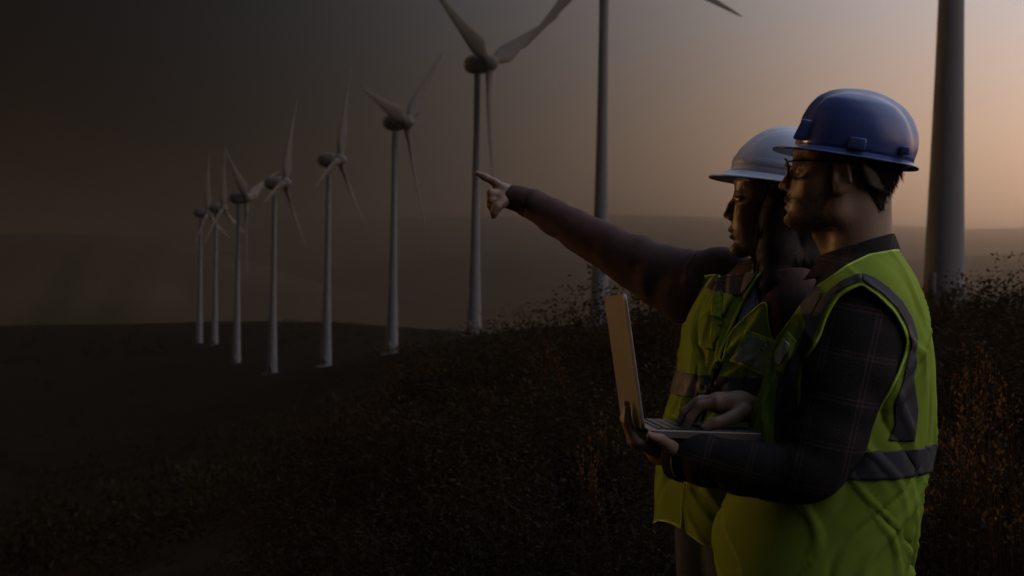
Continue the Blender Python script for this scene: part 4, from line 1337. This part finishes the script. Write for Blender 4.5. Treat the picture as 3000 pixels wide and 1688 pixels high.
def make_shrub_meshes(seed, mat, n=26000, rad=(.66, .66, .98), size=.021):
    R = np.random.default_rng(seed)
    V, Q = leaf_cloud(n, (0, 0, .16), rad, size, R, .5, 8)
    V[:, 2] = np.maximum(V[:, 2], .0)
    # twigs poking out of the crown
    m = 14
    a = R.uniform(0, 6.28, m)
    rt = np.c_[np.cos(a) * R.uniform(.0, .4, m), np.sin(a) * R.uniform(.0, .4, m), R.uniform(.5, .95, m)]
    dr = np.c_[np.cos(a) * .4, np.sin(a) * .4, np.ones(m)] + R.normal(size=(m, 3)) * .25
    sv, sq = strands(rt, dr, .30, .006, seed + 50, .0, .03, 4)
    tips = sv.reshape(m, -1, 3)[:, -1]
    lv, lq = leaf_cloud(m * 24, (0, 0, 0), (.008, .008, .008), size * .8, R, .6, 3)
    tt = rt[:, None] + (tips - rt)[:, None] * R.uniform(.2, 1, (m, 24, 1))
    lv = lv + np.repeat(tt.reshape(-1, 3), 4, 0)
    V, Q = joinv([(V, Q), (lv, lq)])
    st = []
    for k in range(9):
        a = k * .7 + R.uniform(0, .5); r = R.uniform(.1, .34)
        st.append(sweep([(0.03 * math.cos(a), .03 * math.sin(a), -.15), (r * .4 * math.cos(a), r * .4 * math.sin(a), .3), (r * math.cos(a + .3), r * math.sin(a + .3), R.uniform(.45, .75))], [.014, .009, .003], 10, 6))
    st.append((sv, None))
    SV, ST = joinv([s for s in st if s[1] is not None] + [(sv, quads_to_tris(sq))])
    return (V, Q), (SV, ST)
def shrub(seed, mat):
    root = empty('shrub')
    (V, Q), (SV, ST) = make_shrub_meshes(seed, mat)
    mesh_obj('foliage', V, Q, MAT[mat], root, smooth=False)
    mesh_obj('stems', SV, ST, MAT['stem'], root)
    return root
protos = [shrub(101, 'leaf'), shrub(102, 'leaf_olive'), shrub(103, 'leaf')]
used = [False] * 3
# px of the middle, py of the top, distance, label
SH = [
    (1440, 942, 13.0, 'rounded shrub below the tower behind the pointing finger'),
    (1560, 915, 11.0, 'shrub with sunlit tips left of the laptop lid'),
    (1660, 905, 12.5, 'shrub touching the laptop lid from behind'),
    (1330, 985, 11.0, 'low shrub on the slope edge below the third turbine'),
    (1765, 880, 10.5, 'shrub standing behind the laptop lid below the dark tower'),
    (1880, 860, 9.0, 'shrub behind the laptop and the woman\'s sleeve'),
    (1500, 1010, 7.5, 'dark shrub in front of the sunlit shrubs on the slope'),
    (1690, 1000, 6.5, 'dark shrub just left of the laptop'),
    (1990, 868, 12.0, 'tall shrub behind the woman under her raised arm'),
    (2130, 748, 13.5, 'tallest shrub, its tip showing under the woman\'s chin'),
    (2720, 852, 15.0, 'shrub at the foot of the thickest tower beside the man\'s vest'),
    (2800, 862, 13.0, 'shrub on the skyline right of the thickest tower'),
    (2880, 858, 14.0, 'shrub on the skyline between the tower and the tall sprig'),
    (2960, 838, 12.0, 'shrub with tall sprigs at the skyline'),
    (3060, 812, 10.0, 'high shrub at the crest past the tall sprigs'),
    (2760, 960, 7.5, 'dark shrub right behind the man\'s back'),
    (2900, 940, 8.0, 'dark shrub behind the glinting dry grass'),
    (3060, 930, 6.5, 'broad dark shrub beyond the dry grass'),
    (2840, 1180, 4.6, 'low shrub at the man\'s hip with dry grass growing through'),
    (3040, 1130, 4.4, 'low shrub beside the dry grass, away from the man'),
    (1400, 1180, 6.0, 'low dark shrub on the slope below the pointing hand'),
    (1150, 1130, 8.5, 'low dark shrub on the slope left of the pointing hand'),
    (1640, 1240, 4.8, 'low dark shrub in front of the laptop hand'),
    (2320, 900, 9.0, 'shrub hidden mostly behind the two people'),
    (2500, 900, 10.0, 'shrub hidden mostly behind the man\'s shoulder'),
]
for i, (px, py, D, lab) in enumerate(SH):
    k = i % 3
    o = protos[k] if not used[k] else copy_tree(protos[k])
    used[k] = True
    top = P(px, py, D); g0 = ground_z([top[0], top[1]])[0] - .05
    h = max(top[2] - g0, .45)
    o.location = (top[0], top[1], g0)
    w = min(max(h * 1.15, .9), 2.1)
    s = rng.uniform(.9, 1.2)
    o.scale = (w * s, w * s, h / 1.20)
    o.rotation_euler = (0, 0, rng.uniform(0, 6.28))
    tag(o, lab, 'shrub', 'shrubs on the ridge')

# scrub: low cover over the whole near slope
def scatter_scrub(n, rmin, rmax, size, leaves, lsz, seed, mat, name, azr=(-.75, 1.1), tall=()):
    R = np.random.default_rng(seed)
    base = [leaf_cloud(leaves, (0, 0, .1), (.55, .55, .55), lsz, R, .5, 4) for _ in range(4)]
    Vs, Qs, c = [], [], 0
    r = np.sqrt(R.uniform(rmin ** 2, rmax ** 2, n)) if rmax < 40 else np.exp(R.uniform(math.log(rmin), math.log(rmax), n))
    a = R.uniform(azr[0], azr[1], n)
    xy = np.c_[np.sin(a) * r, np.cos(a) * r]
    z = ground_z(xy)
    for (x, y), zz in zip(xy, z):
        # keep clear of the place where the two people stand
        if (x - .62) ** 2 + (y - 2.95) ** 2 < .75 ** 2:
            continue
        V, Q = base[R.integers(0, 4)]
        t = R.uniform(0, 6.28); s = size * R.uniform(.6, 1.4); ct, st = math.cos(t), math.sin(t)
        W = np.c_[(V[:, 0] * ct - V[:, 1] * st) * s + x, (V[:, 0] * st + V[:, 1] * ct) * s + y, V[:, 2] * s * R.uniform(.7, 1.2) + zz - .05]
        Vs.append(W); Qs.append(Q + c); c += len(W)
    for (x, y, w, h) in tall:          # tall clumps out of view, added to shade the lower vests
        V, Q = leaf_cloud(5200, (0, 0, .12), (.6, .6, .8), .035, R, .5, 5)
        W = np.c_[V[:, 0] * w + x, V[:, 1] * w + y, np.maximum(V[:, 2], 0) / .95 * h + ground_z([x, y])[0] - .05]
        Vs.append(W); Qs.append(Q + c); c += len(W)
    return mesh_obj(name, np.vstack(Vs), np.vstack(Qs), MAT[mat], smooth=False)
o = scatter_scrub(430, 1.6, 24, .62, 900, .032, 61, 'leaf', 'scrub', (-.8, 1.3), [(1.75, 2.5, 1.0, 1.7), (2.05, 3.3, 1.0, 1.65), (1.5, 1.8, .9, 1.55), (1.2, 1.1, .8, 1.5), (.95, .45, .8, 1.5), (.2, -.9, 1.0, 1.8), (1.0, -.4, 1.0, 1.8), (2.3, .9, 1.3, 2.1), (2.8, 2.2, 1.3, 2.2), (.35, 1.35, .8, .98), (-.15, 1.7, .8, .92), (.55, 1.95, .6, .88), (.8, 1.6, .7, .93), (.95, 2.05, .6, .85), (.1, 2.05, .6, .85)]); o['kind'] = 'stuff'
tag(o, 'dark low heath scrub covering the slope around the people, plus added unseen clumps that shade their vests', 'scrub')
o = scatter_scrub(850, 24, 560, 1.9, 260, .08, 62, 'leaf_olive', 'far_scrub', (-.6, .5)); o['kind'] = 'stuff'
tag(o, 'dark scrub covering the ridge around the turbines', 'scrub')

o = scatter_scrub(420, 540, 745, 3.2, 70, .16, 63, 'leaf_olive', 'crest_scrub', (-.50, .12)); o['kind'] = 'stuff'
tag(o, 'far dark scrub along the crest where the ridge drops to the valley', 'scrub')

# dry grass with pale seed heads right of the man
def dry_grass(spots, seed, label):
    R = np.random.default_rng(seed)
    rt, dr, tips = [], [], []
    Vs = []
    for (px, py, D, n) in spots:
        for _ in range(n):
            top = P(px + R.normal() * 45, py + R.uniform(-40, 140), D + R.normal() * .25)
            g0 = ground_z([top[0], top[1]])[0]
            b = np.array([top[0] + R.normal() * .08, top[1] + R.normal() * .08, g0])
            v, t = sweep([b, (b + top) / 2 + [R.normal() * .02, 0, .03], top], [.0022, .0016, .0009], 7, 5)
            Vs.append((v, t))
            for k in range(R.integers(4, 9)):
                q = top + [R.normal() * .012, R.normal() * .012, -k * .014]
                d = R.normal(size=3) * .4 + [0, 0, .8]; d /= np.linalg.norm(d)
                s = np.cross(d, R.normal(size=3)); s /= np.linalg.norm(s)
                L = R.uniform(.010, .020)
                Vs.append((np.array([q, q + d * L * .5 + s * L * .28, q + d * L, q + d * L * .5 - s * L * .28]), np.array([[0, 1, 2], [0, 2, 3]])))
    V, T = joinv(Vs)
    o = mesh_obj('dry_grass', V, T, MAT['dry_grass'], smooth=False, kind='stuff')
    tag(o, label, 'grass')
dry_grass([(2860, 1030, 4.2, 14), (2910, 1130, 4.0, 16), (2820, 1240, 3.9, 14), (2890, 1300, 3.8, 14), (2950, 1400, 3.7, 12), (2770, 1330, 3.8, 10)], 71, 'dry grass stems with seed heads glinting orange behind the man\'s back')
dry_grass([(1520, 935, 9.5, 14), (1620, 1000, 7, 8), (1720, 1330, 4.4, 8), (1780, 1220, 5, 6)], 72, 'dry grass stems among the shrubs left of the laptop')

# ------------------------------------------------------------------ haze
hv, ht = boxv((-14100, -14100, -215), (14100, 14100, 560))
hz = mesh_obj('haze', hv, ht, None, smooth=False, kind='stuff')
hm = bpy.data.materials.new('haze'); hm.use_nodes = True
nd, ln = hm.node_tree.nodes, hm.node_tree.links
nd.remove(nd['Principled BSDF'])
pv_ = nd.new('ShaderNodeVolumePrincipled')
pv_.inputs['Color'].default_value = (0.96, 0.90, 0.84, 1)
pv_.inputs['Density'].default_value = 1.9 / 8600
pv_.inputs['Anisotropy'].default_value = 0.98
ln.new(pv_.outputs[0], nd['Material Output'].inputs['Volume'])
hz.data.materials.append(hm)
